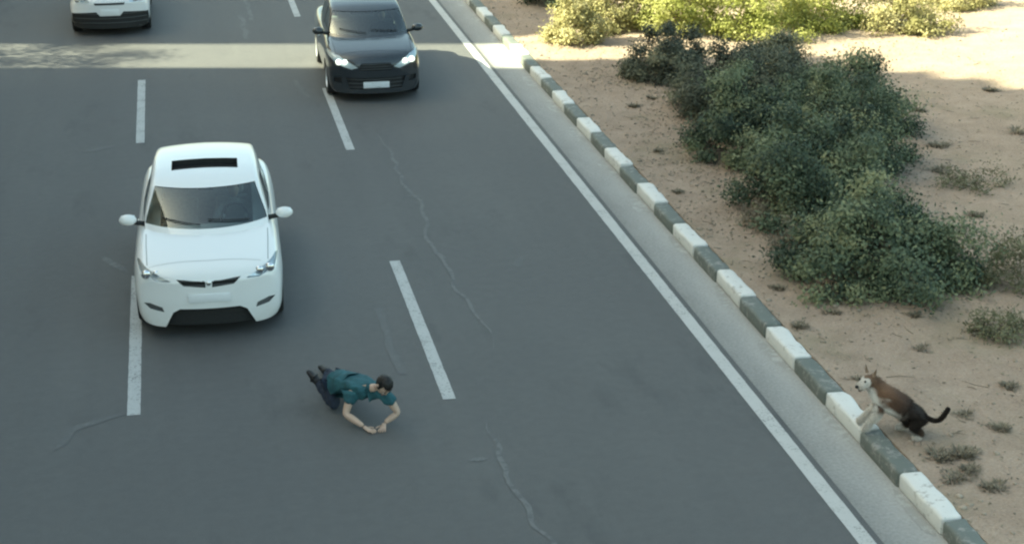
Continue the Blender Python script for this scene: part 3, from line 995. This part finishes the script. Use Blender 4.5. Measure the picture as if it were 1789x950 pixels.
white = dict(base, sunroof=(.44, 2.12, 2.50), face=[
    dict(name='headlight', mat='silver', lens=True, depth=.06, poly=[(.46, .775), (.62, .765), (.82, .83), (.885, .915), (.85, .93), (.66, .86)]),
    dict(name='grille', mat='black', depth=.05, bars=2, poly=[(.04, .70), (.31, .725), (.40, .805), (.31, .80), (.04, .775)]),
    dict(name='fog_recess', mat='grey_plastic', depth=.035, poly=[(.57, .37), (.74, .40), (.82, .47), (.74, .475), (.59, .43)]),
    dict(name='lower_intake', mat='black', depth=.09, mid=True, poly=[(-.60, .10), (.60, .10), (.46, .37), (.37, .42), (-.37, .42), (-.46, .37)])])
white['plate'] = (.56, .26, .055)
white['badge'] = (.755, .032, .032)

dark = zscale(dict(base, W=1.82, paint='dark_paint', nose=.36, seatmat='seat',
    zt=([0, .03, .08, .16, .3, .6, 1.0, 1.4, 2.0, 3.4, 4.1, 4.4, 4.52, 4.55], [.74, .82, .88, .92, .955, 1.0, 1.045, 1.08, 1.08, 1.10, 1.12, 1.10, 1.0, .82])), .96)
dark.update(plate=(.34, .25, .06), badge=(.70, .11, .052), wr=.325, face=[
    dict(name='headlight', mat='lamp_white', bulb='lit_bulb', lens=True, depth=.018, poly=[(.34, .68), (.46, .64), (.70, .72), (.88, .865), (.86, .915), (.68, .875)]),
    dict(name='grille', mat='black', depth=.05, mid=True, bars=3, barmat='grey_plastic', poly=[(-.31, .62), (.31, .62), (.32, .70), (.27, .76), (-.27, .76), (-.32, .70)]),
    dict(name='lower_intake', mat='black', depth=.05, mid=True, bars=3, poly=[(-.50, .26), (.50, .26), (.58, .48), (-.58, .48)]),
    dict(name='fog_recess', mat='black', depth=.04, poly=[(.64, .36), (.78, .38), (.80, .47), (.66, .48)])])
pearl = zscale(dict(base, W=1.78, paint='pearl_paint'), .97)
pearl.update(plate=(.56, .20, .06), face=[
    dict(name='headlight', mat='silver', lens=True, depth=.05, poly=[(.42, .75), (.78, .77), (.84, .88), (.74, .89), (.46, .82)]),
    dict(name='grille', mat='black', depth=.05, mid=True, bars=2, poly=[(-.32, .71), (.32, .71), (.34, .76), (-.34, .76)]),
    dict(name='lower_intake', mat='black', depth=.06, mid=True, bars=4, poly=[(-.86, .16), (.86, .16), (.84, .52), (.30, .56), (.22, .47), (-.22, .47), (-.30, .56), (-.84, .52)])])

build_car('white_car', 'white car with a dark sunroof slot, driving behind the fallen person', (.16, 20.06, 0), R(-1.7), white)
build_car('dark_car', 'black car with bright headlights and a white number plate', (3.66, 31.5, 0), R(-1.0), dark)
build_car('offwhite_car', 'off-white car with black lower bumper, driving behind the white and black cars', (-1.47, 38.5, 0), R(0), pearl)

# ------------------------------------------------------------------ people and animals: skinned skeletons
def skinned(name, V, E, rad, root, sub=2, parent=None, mat=None, jitter=0, get_only=False):
    me = bpy.data.meshes.new(name)
    me.from_pydata([tuple(v) for v in V], E, [])
    o = bpy.data.objects.new(name, me)
    COL.objects.link(o)
    sk = o.modifiers.new('skin', 'SKIN')
    lay = me.skin_vertices[0].data if len(me.skin_vertices) else None
    if lay is None:
        bm = bmesh.new(); bm.from_mesh(me); bm.verts.layers.skin.verify(); bm.to_mesh(me); bm.free()
        lay = me.skin_vertices[0].data
    for i, r in enumerate(rad):
        lay[i].radius = r if hasattr(r, '__len__') else (r, r)
        lay[i].use_root = i in (root if hasattr(root, '__len__') else (root,))
    ss = o.modifiers.new('sub', 'SUBSURF'); ss.levels = sub; ss.render_levels = sub
    dg = bpy.context.evaluated_depsgraph_get()
    nm = bpy.data.meshes.new_from_object(o.evaluated_get(dg))
    bpy.data.objects.remove(o)
    nm.shade_smooth()
    nm.materials.clear()
    if jitter:
        for v in nm.vertices:
            c = v.co
            v.co = c + v.normal * jitter * (noise.noise(c * 14) + .8 * noise.noise(Vector((c.x * 16 + c.y * 30, c.y * 9 - c.x * 8, c.z * 22))))
    nm.name = name
    return nm if get_only else link(name, nm, mat, parent)

def chain(nodes, edges):
    names = list(nodes)
    V = [nodes[n][0] for n in names]; Rr = [nodes[n][1] for n in names]
    E = [(names.index(a), names.index(b)) for a, b in edges]
    return V, E, Rr, names

def lerp3(a, b, t): return tuple(a[i] + (b[i] - a[i]) * t for i in range(3))

def person():
    O = Vector((1.65, 17.5, 0))
    root = empty('person', tuple(O))
    tag(root, 'person in teal t-shirt and navy trousers fallen onto hands and knees on the road', 'person')
    q = lambda x, y, z: (x - O.x, y - O.y, z)
    pel = q(1.51, 17.80, .30); waist = q(1.59, 17.62, .35); chest = q(1.73, 17.36, .40); neckb = q(1.83, 17.17, .445)
    shL, shR = q(1.63, 17.26, .385), q(1.99, 17.12, .395)
    elL, elR = q(1.545, 17.20, .145), q(2.125, 17.10, .155)
    wrL, wrR = q(1.725, 17.04, .055), q(1.965, 17.08, .055)
    head = q(1.965, 17.03, .535)
    hipA, hipB = q(1.43, 17.80, .27), q(1.60, 17.86, .27)
    knA, knB = q(1.465, 17.56, .075), q(1.60, 18.20, .085)
    anA, anB = q(1.315, 17.93, .225), q(1.46, 18.56, .085)
    N = dict(pel=(pel, (.09, .07)), waist=(waist, (.085, .065)), chest=(chest, (.095, .065)), neckb=(lerp3(neckb, chest, .1), .052), neck=(lerp3(neckb, head, .45), .050),
             shL=(shL, .046), shR=(shR, .046), mL=(lerp3(shL, elL, .55), .051), mR=(lerp3(shR, elR, .55), .051), elL=(elL, .043), elR=(elR, .043),
             fL=(lerp3(elL, wrL, .4), .043), fR=(lerp3(elR, wrR, .4), .043), wrL=(wrL, .027), wrR=(wrR, .027),
             hipA=(hipA, .06), hipB=(hipB, .06), tA=(lerp3(hipA, knA, .5), .05), tB=(lerp3(hipB, knB, .5), .05), knA=(knA, .04), knB=(knB, .04),
             cA=(lerp3(knA, anA, .35), .038), cB=(lerp3(knB, anB, .35), .038), anA=(anA, .032), anB=(anB, .032))
    E = [('pel', 'waist'), ('waist', 'chest'), ('chest', 'neckb'), ('neckb', 'neck'), ('chest', 'shL'), ('chest', 'shR'), ('shL', 'mL'), ('mL', 'elL'), ('shR', 'mR'), ('mR', 'elR'),
         ('elL', 'fL'), ('fL', 'wrL'), ('elR', 'fR'), ('fR', 'wrR'), ('pel', 'hipA'), ('pel', 'hipB'), ('hipA', 'tA'), ('tA', 'knA'), ('hipB', 'tB'), ('tB', 'knB'),
         ('knA', 'cA'), ('cA', 'anA'), ('knB', 'cB'), ('cB', 'anB')]
    V, Ee, Rr, nm = chain(N, E)
    body = skinned('body', V, Ee, Rr, nm.index('pel'), 2, root, M['skin'])
    # hands: palm and five fingers, flat on the asphalt
    for wr, el, s in ((wrL, elL, 1), (wrR, elR, -1)):
        w = Vector(wr); d = (w - Vector(el)); d.z = 0; d.normalize()
        if s == -1: d = Vector((-.35, -.93, 0)).normalized()
        else: d = Vector((.75, -.6, 0)).normalized()
        sd = Vector((-d.y, d.x, 0))
        V = [w, w + d * .045 + Vector((0, 0, -.025)), w + d * .085 + Vector((0, 0, -.034))]
        E2 = [(0, 1), (1, 2)]; R2 = [(.022, .018), (.034, .014), (.036, .013)]
        for k, (o, ln) in enumerate(((-.030, .062), (-.010, .074), (.011, .070), (.031, .055))):
            b = w + d * .088 + sd * o + Vector((0, 0, -.036))
            i = len(V)
            V += [b, b + (d + sd * o * 4) * ln * .5 + Vector((0, 0, .008)), b + (d + sd * o * 4) * ln + Vector((0, 0, -.006))]
            E2 += [(2, i), (i, i + 1), (i + 1, i + 2)]; R2 += [.0095, .009, .007]
        b = w + d * .03 + sd * s * .03 + Vector((0, 0, -.03)); i = len(V)
        V += [b, b + (d * .6 + sd * s) * .035, b + (d * .9 + sd * s * .8) * .062 + Vector((0, 0, -.003))]
        E2 += [(1, i), (i, i + 1), (i + 1, i + 2)]; R2 += [.011, .010, .008]
        skinned('hand', V, E2, R2, 0, 2, body, M['skin'])
    # head, bowed and turned to the person's own left
    bm = bmesh.new(); bmesh.ops.create_uvsphere(bm, u_segments=28, v_segments=20, radius=1)
    for v in bm.verts:
        x, y, z = v.co
        jaw = 1 - .22 * max(0, -z)
        v.co = Vector((x * .076 * jaw, y * .095 * jaw - (.012 if z < -.2 and y < 0 else 0), z * .115))
        if y < -.8 and abs(x) < .3 and -.3 < z < .15: v.co.y -= .018 * (1 - abs(x) / .3)
    hm = Matrix.Translation(head) @ Matrix.Rotation(R(18), 4, 'Z') @ Matrix.Rotation(R(60), 4, 'X') @ Matrix.Rotation(R(14), 4, 'Y')
    bm.transform(hm)
    hd = bm_obj('head', bm, M['skin'], root, True)
    def onhead(nm, c, s, mat, seg=12):
        b2 = bmesh.new(); bmesh.ops.create_uvsphere(b2, u_segments=seg, v_segments=8, radius=1)
        for v in b2.verts: v.co = Vector((c[0] + v.co.x * s[0], c[1] + v.co.y * s[1], c[2] + v.co.z * s[2]))
        b2.transform(hm)
        return bm_obj(nm, b2, mat, hd, True)
    for s in (-1, 1):
        onhead('ear', (s * .077, .012, -.005), (.012, .02, .032), M['skin'])
        e = onhead('eye', (s * .03, -.083, .008), (.014, .008, .009), M['eye'])
        onhead('eyebrow', (s * .031, -.089, .028), (.02, .006, .005), M['hair'])
    onhead('mouth', (0, -.094, -.058), (.024, .006, .007), M['lip'])
    # hair cap with loose strands
    bm = bmesh.new(); bmesh.ops.create_uvsphere(bm, u_segments=32, v_segments=22, radius=1)
    for v in bm.verts:
        x, y, z = v.co
        k = 1.10 + .05 * noise.noise(Vector((x * 5, y * 5, z * 5)))
        v.co = Vector((x * .076 * k, y * .095 * k + .008, z * .115 * k + .006))
    bmesh.ops.delete(bm, geom=[v for v in bm.verts if v.co.z < -.045 or (v.co.y < -.045 and v.co.z < .062)], context='VERTS')
    bm.transform(hm)
    hr = bm_obj('hair', bm, M['hair'], root, True)
    r = random.Random(3); P = []
    for i in range(420):
        a, b = r.uniform(0, 6.283), r.uniform(-.15, 1)
        c = math.sqrt(max(0, 1 - b * b)); u = Vector((math.cos(a) * c, math.sin(a) * c, b))
        p0 = Vector((u.x * .083, u.y * .104 + .008, u.z * .126 + .006))
        if p0.y < -.04 and p0.z < .06: continue
        t = u.orthogonal().normalized(); t = (Matrix.Rotation(r.random() * 6.28, 3, u) @ t)
        p1 = p0 + u * .012 + t * .022 + Vector((0, 0, -.006)); sdv = u.cross(t) * .003
        P.append(([hm @ (p0 - sdv), hm @ (p0 + sdv), hm @ p1], [(0, 1, 2)]))
    mesh('strands', *join(*P), M['hair'], hr)
    # t-shirt with short sleeves
    N2 = dict(hem=(lerp3(pel, waist, -.05), (.165, .135)), waist=(waist, (.162, .135)), chest=(chest, (.178, .135)), nb=(lerp3(chest, neckb, .92), (.082, .068)), shL=(shL, .077), shR=(shR, .077),
              sL=(lerp3(shL, elL, .30), .074), sR=(lerp3(shR, elR, .30), .074), eL=(lerp3(shL, elL, .55), .073), eR=(lerp3(shR, elR, .55), .073))
    E3 = [('hem', 'waist'), ('waist', 'chest'), ('chest', 'nb'), ('chest', 'shL'), ('chest', 'shR'), ('shL', 'sL'), ('sL', 'eL'), ('shR', 'sR'), ('sR', 'eR')]
    V, Ee, Rr, nm = chain(N2, E3)
    skinned('shirt', V, Ee, Rr, nm.index('waist'), 3, root, M['shirt'], .016)
    N3 = dict(pel=(lerp3(pel, waist, .12), (.145, .115)), hipA=(hipA, .105), hipB=(hipB, .105), tA=(lerp3(hipA, knA, .5), .092), tB=(lerp3(hipB, knB, .5), .092), knA=(knA, .072), knB=(knB, .070),
              cA=(lerp3(knA, anA, .35), .068), cB=(lerp3(knB, anB, .35), .068), anA=(lerp3(knA, anA, 1.03), .056), anB=(lerp3(knB, anB, 1.03), .056))
    E4 = [('pel', 'hipA'), ('pel', 'hipB'), ('hipA', 'tA'), ('tA', 'knA'), ('hipB', 'tB'), ('tB', 'knB'), ('knA', 'cA'), ('cA', 'anA'), ('knB', 'cB'), ('cB', 'anB')]
    V, Ee, Rr, nm = chain(N3, E4)
    skinned('trousers', V, Ee, Rr, nm.index('pel'), 3, root, M['trouser'], .010)
    # shoes: heel, instep, toe; toes point back and up
    for an, kn, toe in ((anA, knA, Vector((-.10, .13, .10))), (anB, knB, Vector((-.05, .22, -.02)))):
        a = Vector(an); t = toe
        V = [a, a + (a - Vector(kn)).normalized() * .05, a + t * .45 + Vector((0, 0, .0)), a + t * .85, a + t * 1.12]
        skinned('shoe', V, [(0, 1), (1, 2), (2, 3), (3, 4)], [.042, (.050, .046), (.044, .042), (.050, .034), (.036, .024)], 1, 2, root, M['shoe'])
    return root
person()

def driver(label, loc, rz, shirt):
    root = empty('person', loc, rz); tag(root, label, 'person')
    V = [(0, .12, .50), (0, .17, .75), (0, .16, .95), (0, .13, 1.10), (.19, .15, 1.0), (-.19, .15, 1.0), (.26, -.02, .84), (-.26, -.02, .84), (.14, -.27, .98), (-.14, -.27, .98)]
    body = skinned('body', V, [(0, 1), (1, 2), (2, 3), (2, 4), (2, 5), (4, 6), (5, 7), (6, 8), (7, 9)], [(.16, .12), (.15, .11), (.14, .10), .055, .07, .07, .05, .05, .035, .035], 1, 2, root, M[shirt])
    for nm, c, sz, m in (('head', (0, .10, 1.24), (.075, .095, .115), 'skin'), ('hair', (0, .125, 1.275), (.082, .095, .095), 'hair')):
        b2 = bmesh.new(); bmesh.ops.create_uvsphere(b2, u_segments=20, v_segments=14, radius=1)
        for v in b2.verts: v.co = Vector((c[0] + v.co.x * sz[0], c[1] + v.co.y * sz[1], c[2] + v.co.z * sz[2]))
        bm_obj(nm, b2, M[m], root, True)
driver('driver in a pale shirt at the wheel of the white car', (.16 + .37 + .06, 20.06 + 2.25, 0), R(-1.7), 'seat_light')
driver('driver in a dark shirt at the wheel of the black car', (3.66 + .37 + .04, 31.5 + 2.25, -.03), R(-1), 'trouser')

def dog():
    O = Vector((7.30, 15.50, .18))
    root = empty('dog', tuple(O))
    tag(root, 'brown and white dog with dark back bounding over the kerb onto the road', 'dog')
    q = lambda x, y, z: (x - O.x, y - O.y, z - O.z)
    N = dict(
        rump=(q(7.505, 15.37, .43), (.100, .108)), loin=(q(7.42, 15.425, .475), (.105, .110)), rib=(q(7.31, 15.485, .53), (.130, .140)), chest=(q(7.195, 15.55, .58), (.132, .145)),
        neck=(q(7.13, 15.595, .68), .108), poll=(q(7.08, 15.62, .755), .094), brow=(q(7.024, 15.598, .768), .080), muz=(q(6.955, 15.571, .735), .046), nose=(q(6.905, 15.552, .722), .032),
        # near (camera side) front leg reaching forward
        s1=(q(7.15, 15.50, .52), .058), e1=(q(7.12, 15.50, .40), .050), w1=(q(7.055, 15.535, .30), .032), p1=(q(7.035, 15.55, .228), .030), t1=(q(6.990, 15.57, .222), .028),
        s2=(q(7.21, 15.63, .53), .058), e2=(q(7.17, 15.655, .41), .050), w2=(q(7.085, 15.70, .33), .032), p2=(q(7.05, 15.73, .24), .030), t2=(q(7.005, 15.75, .226), .028),
        # hind legs: knee forward against the belly, hock pointing back
        h1=(q(7.53, 15.29, .40), .075), k1=(q(7.44, 15.32, .31), .052), o1=(q(7.545, 15.255, .265), .027), f1=(q(7.50, 15.275, .20), .029), g1=(q(7.455, 15.295, .195), .028),
        h2=(q(7.54, 15.43, .41), .075), k2=(q(7.43, 15.50, .33), .052), o2=(q(7.50, 15.50, .275), .027), f2=(q(7.43, 15.545, .205), .029), g2=(q(7.385, 15.565, .198), .028),
        ta=(q(7.60, 15.315, .42), .028), tb=(q(7.67, 15.28, .385), .018), tc=(q(7.73, 15.245, .40), .018), td=(q(7.765, 15.22, .47), .026), te=(q(7.80, 15.20, .56), .012))
    E = [('rump', 'loin'), ('loin', 'rib'), ('rib', 'chest'), ('chest', 'neck'), ('neck', 'poll'), ('poll', 'brow'), ('brow', 'muz'), ('muz', 'nose'),
         ('chest', 's1'), ('s1', 'e1'), ('e1', 'w1'), ('w1', 'p1'), ('p1', 't1'), ('chest', 's2'), ('s2', 'e2'), ('e2', 'w2'), ('w2', 'p2'), ('p2', 't2'),
         ('rump', 'h1'), ('h1', 'k1'), ('k1', 'o1'), ('o1', 'f1'), ('f1', 'g1'), ('rump', 'h2'), ('h2', 'k2'), ('k2', 'o2'), ('o2', 'f2'), ('f2', 'g2'),
         ('rump', 'ta'), ('ta', 'tb'), ('tb', 'tc'), ('tc', 'td'), ('td', 'te')]
    V, Ee, Rr, nm = chain(N, E)
    me = skinned('body', V, Ee, Rr, nm.index('rib'), 3, get_only=True, jitter=.006)
    # fur colour by region of the body
    key = [Vector(v) for v in V]
    WH, BR, DK = (.74, .70, .65), (.090, .052, .036), (.028, .022, .019)
    TN = (.20, .115, .072)
    colr = dict(rump=DK, loin=DK, rib=BR, chest=TN, neck=TN, poll=BR, brow=(.24, .16, .11), muz=(.55, .47, .40), nose=(.5, .42, .36), s1=BR, s2=BR, e1=WH, e2=WH, w1=WH, w2=WH, p1=WH, p2=WH, t1=WH, t2=WH,
                h1=DK, h2=DK, k1=DK, k2=DK, o1=(.10, .07, .05), o2=(.10, .07, .05), f1=WH, f2=WH, g1=WH, g2=WH, ta=DK, tb=DK, tc=DK, td=DK, te=DK)
    ks = [colr[n] for n in nm]
    def furcol(c, nrm):
        w = []
        for k, r in zip(key, Rr):
            rr = r[0] if hasattr(r, '__len__') else r
            w.append(math.exp(-((c - k).length / (max(rr, .03) * .85)) ** 2))
        t = sum(w) + 1e-9
        col = [sum(wi * kc[j] for wi, kc in zip(w, ks)) / t for j in range(3)]
        # white bib: chest, throat and belly, facing down or forward
        fwd = Vector((-.86, .5, 0))
        front = nrm.dot(fwd) * .9 - nrm.z * .75 + .25 * noise.noise(c * 12)
        dist = min((c - key[nm.index(n)]).length / .19 for n in ('chest', 'neck', 's1', 's2'))
        b = max(0, min(1, (front + .08) * 3.0)) * max(0, min(1, 1.7 - dist))
        # blaze along the muzzle and cheek
        hz = c - key[nm.index('brow')]
        if hz.length < .17 and hz.dot(Vector((-.93, -.36, 0))) > .01 and hz.z < .045: b = max(b, .8)
        return [col[j] * (1 - b) + WH[j] * b for j in range(3)]
    cols = [furcol(v.co.copy(), v.normal.copy()) for v in me.vertices]
    at = me.color_attributes.new('fur', 'FLOAT_COLOR', 'POINT')
    for i, c in enumerate(cols): at.data[i].color = (*c, 1)
    bd = link('body', me, M['fur'], root)
    # short coat
    r = random.Random(12); P = []; FC = []
    head_c = key[nm.index('brow')]
    for pl in me.polygons:
        c = pl.center
        for _ in range(2):
            ln = .014 if (c - head_c).length < .10 else .034
            if c.x > key[nm.index('ta')].x: ln = .020
            back = Vector((.75, -.42, -.35)) + Vector((r.gauss(0, .4), r.gauss(0, .4), r.gauss(0, .4)))
            d = (pl.normal * .8 + back * .8).normalized()
            vs_ = [me.vertices[i].co for i in pl.vertices]
            p0 = vs_[0].lerp(vs_[2], r.random()).lerp(vs_[1], r.random() * .5)
            s = d.cross(pl.normal).normalized() * .0022
            P.append(([p0 - s, p0 + s, p0 + d * ln * r.uniform(.6, 1.2)], [(0, 1, 2)]))
            cc = cols[pl.vertices[0]]; g = r.uniform(.7, 1.25)
            FC += [[min(1, x * g) for x in cc]] * 3
    o = mesh('coat', *join(*P), M['fur'], bd)
    at = o.data.color_attributes.new('fur', 'FLOAT_COLOR', 'POINT')
    for i, c in enumerate(FC): at.data[i].color = (*c, 1)
    # ears, nose, eyes, mouth
    br = Vector(q(7.065, 15.612, .835)); side = Vector((-.36, .93, 0))
    for s in (-1, 1):
        b = br + side * s * .055
        fwd = Vector((-.93, -.36, 0))
        tip = b + Vector((.0, 0, .10)) + side * s * .030
        Vv = [b + fwd * .026, b - fwd * .028, b + side * s * .024 + Vector((0, 0, -.012)), b - side * s * .026 + Vector((0, 0, .012)), tip, b + fwd * .008 + Vector((0, 0, .03))]
        e = mesh('ear', Vv, [(0, 5, 4, 2), (2, 4, 1), (1, 4, 3), (3, 4, 5, 0)], M['fur'], root)
        at = e.data.color_attributes.new('fur', 'FLOAT_COLOR', 'POINT')
        for i in range(6): at.data[i].color = (.30, .22, .16, 1) if i in (0, 5) else (.12, .075, .05, 1)
        for nm_, cc, sz, mt in (('eye', Vector(q(6.962, 15.575, .792)) + side * s * .042, .013, 'nose'),):
            b2 = bmesh.new(); bmesh.ops.create_uvsphere(b2, u_segments=10, v_segments=8, radius=sz)
            b2.transform(Matrix.Translation(cc)); bm_obj(nm_, b2, M[mt], root, True)
    b2 = bmesh.new(); bmesh.ops.create_uvsphere(b2, u_segments=12, v_segments=8, radius=.019)
    b2.transform(Matrix.Translation(q(6.888, 15.546, .734))); bm_obj('nose', b2, M['nose'], root, True)
    jaw = skinned('jaw', [q(7.0, 15.588, .715), q(6.95, 15.568, .69), q(6.915, 15.555, .678)], [(0, 1), (1, 2)], [.028, .022, .014], 0, 2, get_only=True)
    at = jaw.color_attributes.new('fur', 'FLOAT_COLOR', 'POINT')
    for i in range(len(jaw.vertices)): at.data[i].color = (.16, .11, .085, 1)
    link('jaw', jaw, M['fur'], root)
    return root
dog()

# ------------------------------------------------------------------ added shade casters, unseen: blocks and a tree across the road
def block(label, corner, length, depth, height, mat, sgn, steps=()):
    """corner: the corner whose edge bounds the sunlit gap; the facade runs sgn*(.196,.981) from it"""
    ax = Vector((.196, .981, 0)) * sgn; dp = -SUN_DIR
    root = empty('shade_block', (corner[0], corner[1], 0))  # unseen block, added and sized for the shadow it throws
    tag(root, label, 'building', 'unseen blocks added to cast shade')
    def pt(u, v, z): p = ax * u + dp * v; return (p.x, p.y, z)
    def prism(nm, u0, u1, v0, v1, z0, z1, m, par=root):
        V = [pt(u, v, z) for z in (z0, z1) for u, v in ((u0, v0), (u1, v0), (u1, v1), (u0, v1))]
        F = [(0, 1, 2, 3), (4, 7, 6, 5), (0, 4, 5, 1), (1, 5, 6, 2), (2, 6, 7, 3), (3, 7, 4, 0)]
        o = mesh(nm, V, F, m, par)
        bm = bmesh.new(); bm.from_mesh(o.data); bmesh.ops.recalc_face_normals(bm, faces=bm.faces); bm.to_mesh(o.data); bm.free()
        return o
    u0 = 0
    for ul, hh in steps:  # stepped heights added to shape the far edge of the shadow
        prism('shade_step', u0, ul, 0, depth, -.1, hh, M[mat])
        u0 = ul
    prism('wall', u0, length, 0, depth, -.1, height, M[mat])
    prism('roof', u0 + .05, length + .1, -.12, depth + .1, height, height + .35, M['concrete'])
    prism('plinth', .05, length + .05, -.10, -.003, -.1, 1.0, M['concrete'])
    proto = None
    for fl in range(int(height // 3.2)):
        for k in range(int(length // 4)):
            u = 2 + 4 * k; z = 1.4 + 3.2 * fl
            if u - 1 < u0 and z + 2 > min([h_ for _, h_ in steps] + [height]): continue
            if proto is None:
                w0 = prism('window', u - .75, u + .75, -.03, .05, z, z + 1.5, M['window'])
                f0 = prism('sill', u - .9, u + .9, -.14, -.032, z - .1, z - .002, M['concrete'], w0)
                proto = (w0, f0, u, z)
            else:
                w = proto[0].copy(); COL.objects.link(w); w.parent = root
                d = ax * (u - proto[2]); w.location = (d.x, d.y, z - proto[3])
                f = proto[1].copy(); COL.objects.link(f); f.parent = w
block('unseen tall plastered block added across the road to cast shade', (-15, 38.15), 62, 14, 30, 'render', -1, ((.7, 22.8), (1.3, 23.4), (1.9, 24.2), (2.6, 25.0)))
block('unseen lower brick block added beyond the tall one to cast shade', (-20, 41.45), 36, 14, 22.3, 'render2', 1)
def tree(label, x, y, h, seed):  # unseen tree, added so its shadow fades the sunlit strip
    root = shrub('shade_tree', label, 'tree', (x, y, .14), 1.5, 2.6, seed, 'leaf_olive', 60, 120, (.10, .04), None, sq=1.0, spread=.22)
    for c in root.children: c.location.z = h - 2.6
    for c in root.children:
        if c.name.startswith('foliage'): c.name = 'crown'
    V, F = tube([(0, 0, -.1), (.05, .02, h * .3), (-.03, .05, h - 2.4)], [.17, .12, .07], 10)
    mesh('trunk', V, F, M['bark'], root, True)
tree('unseen olive-leaved tree added to shade the end of the sunlit strip', -9.6, 38.2, 7.0, 77)
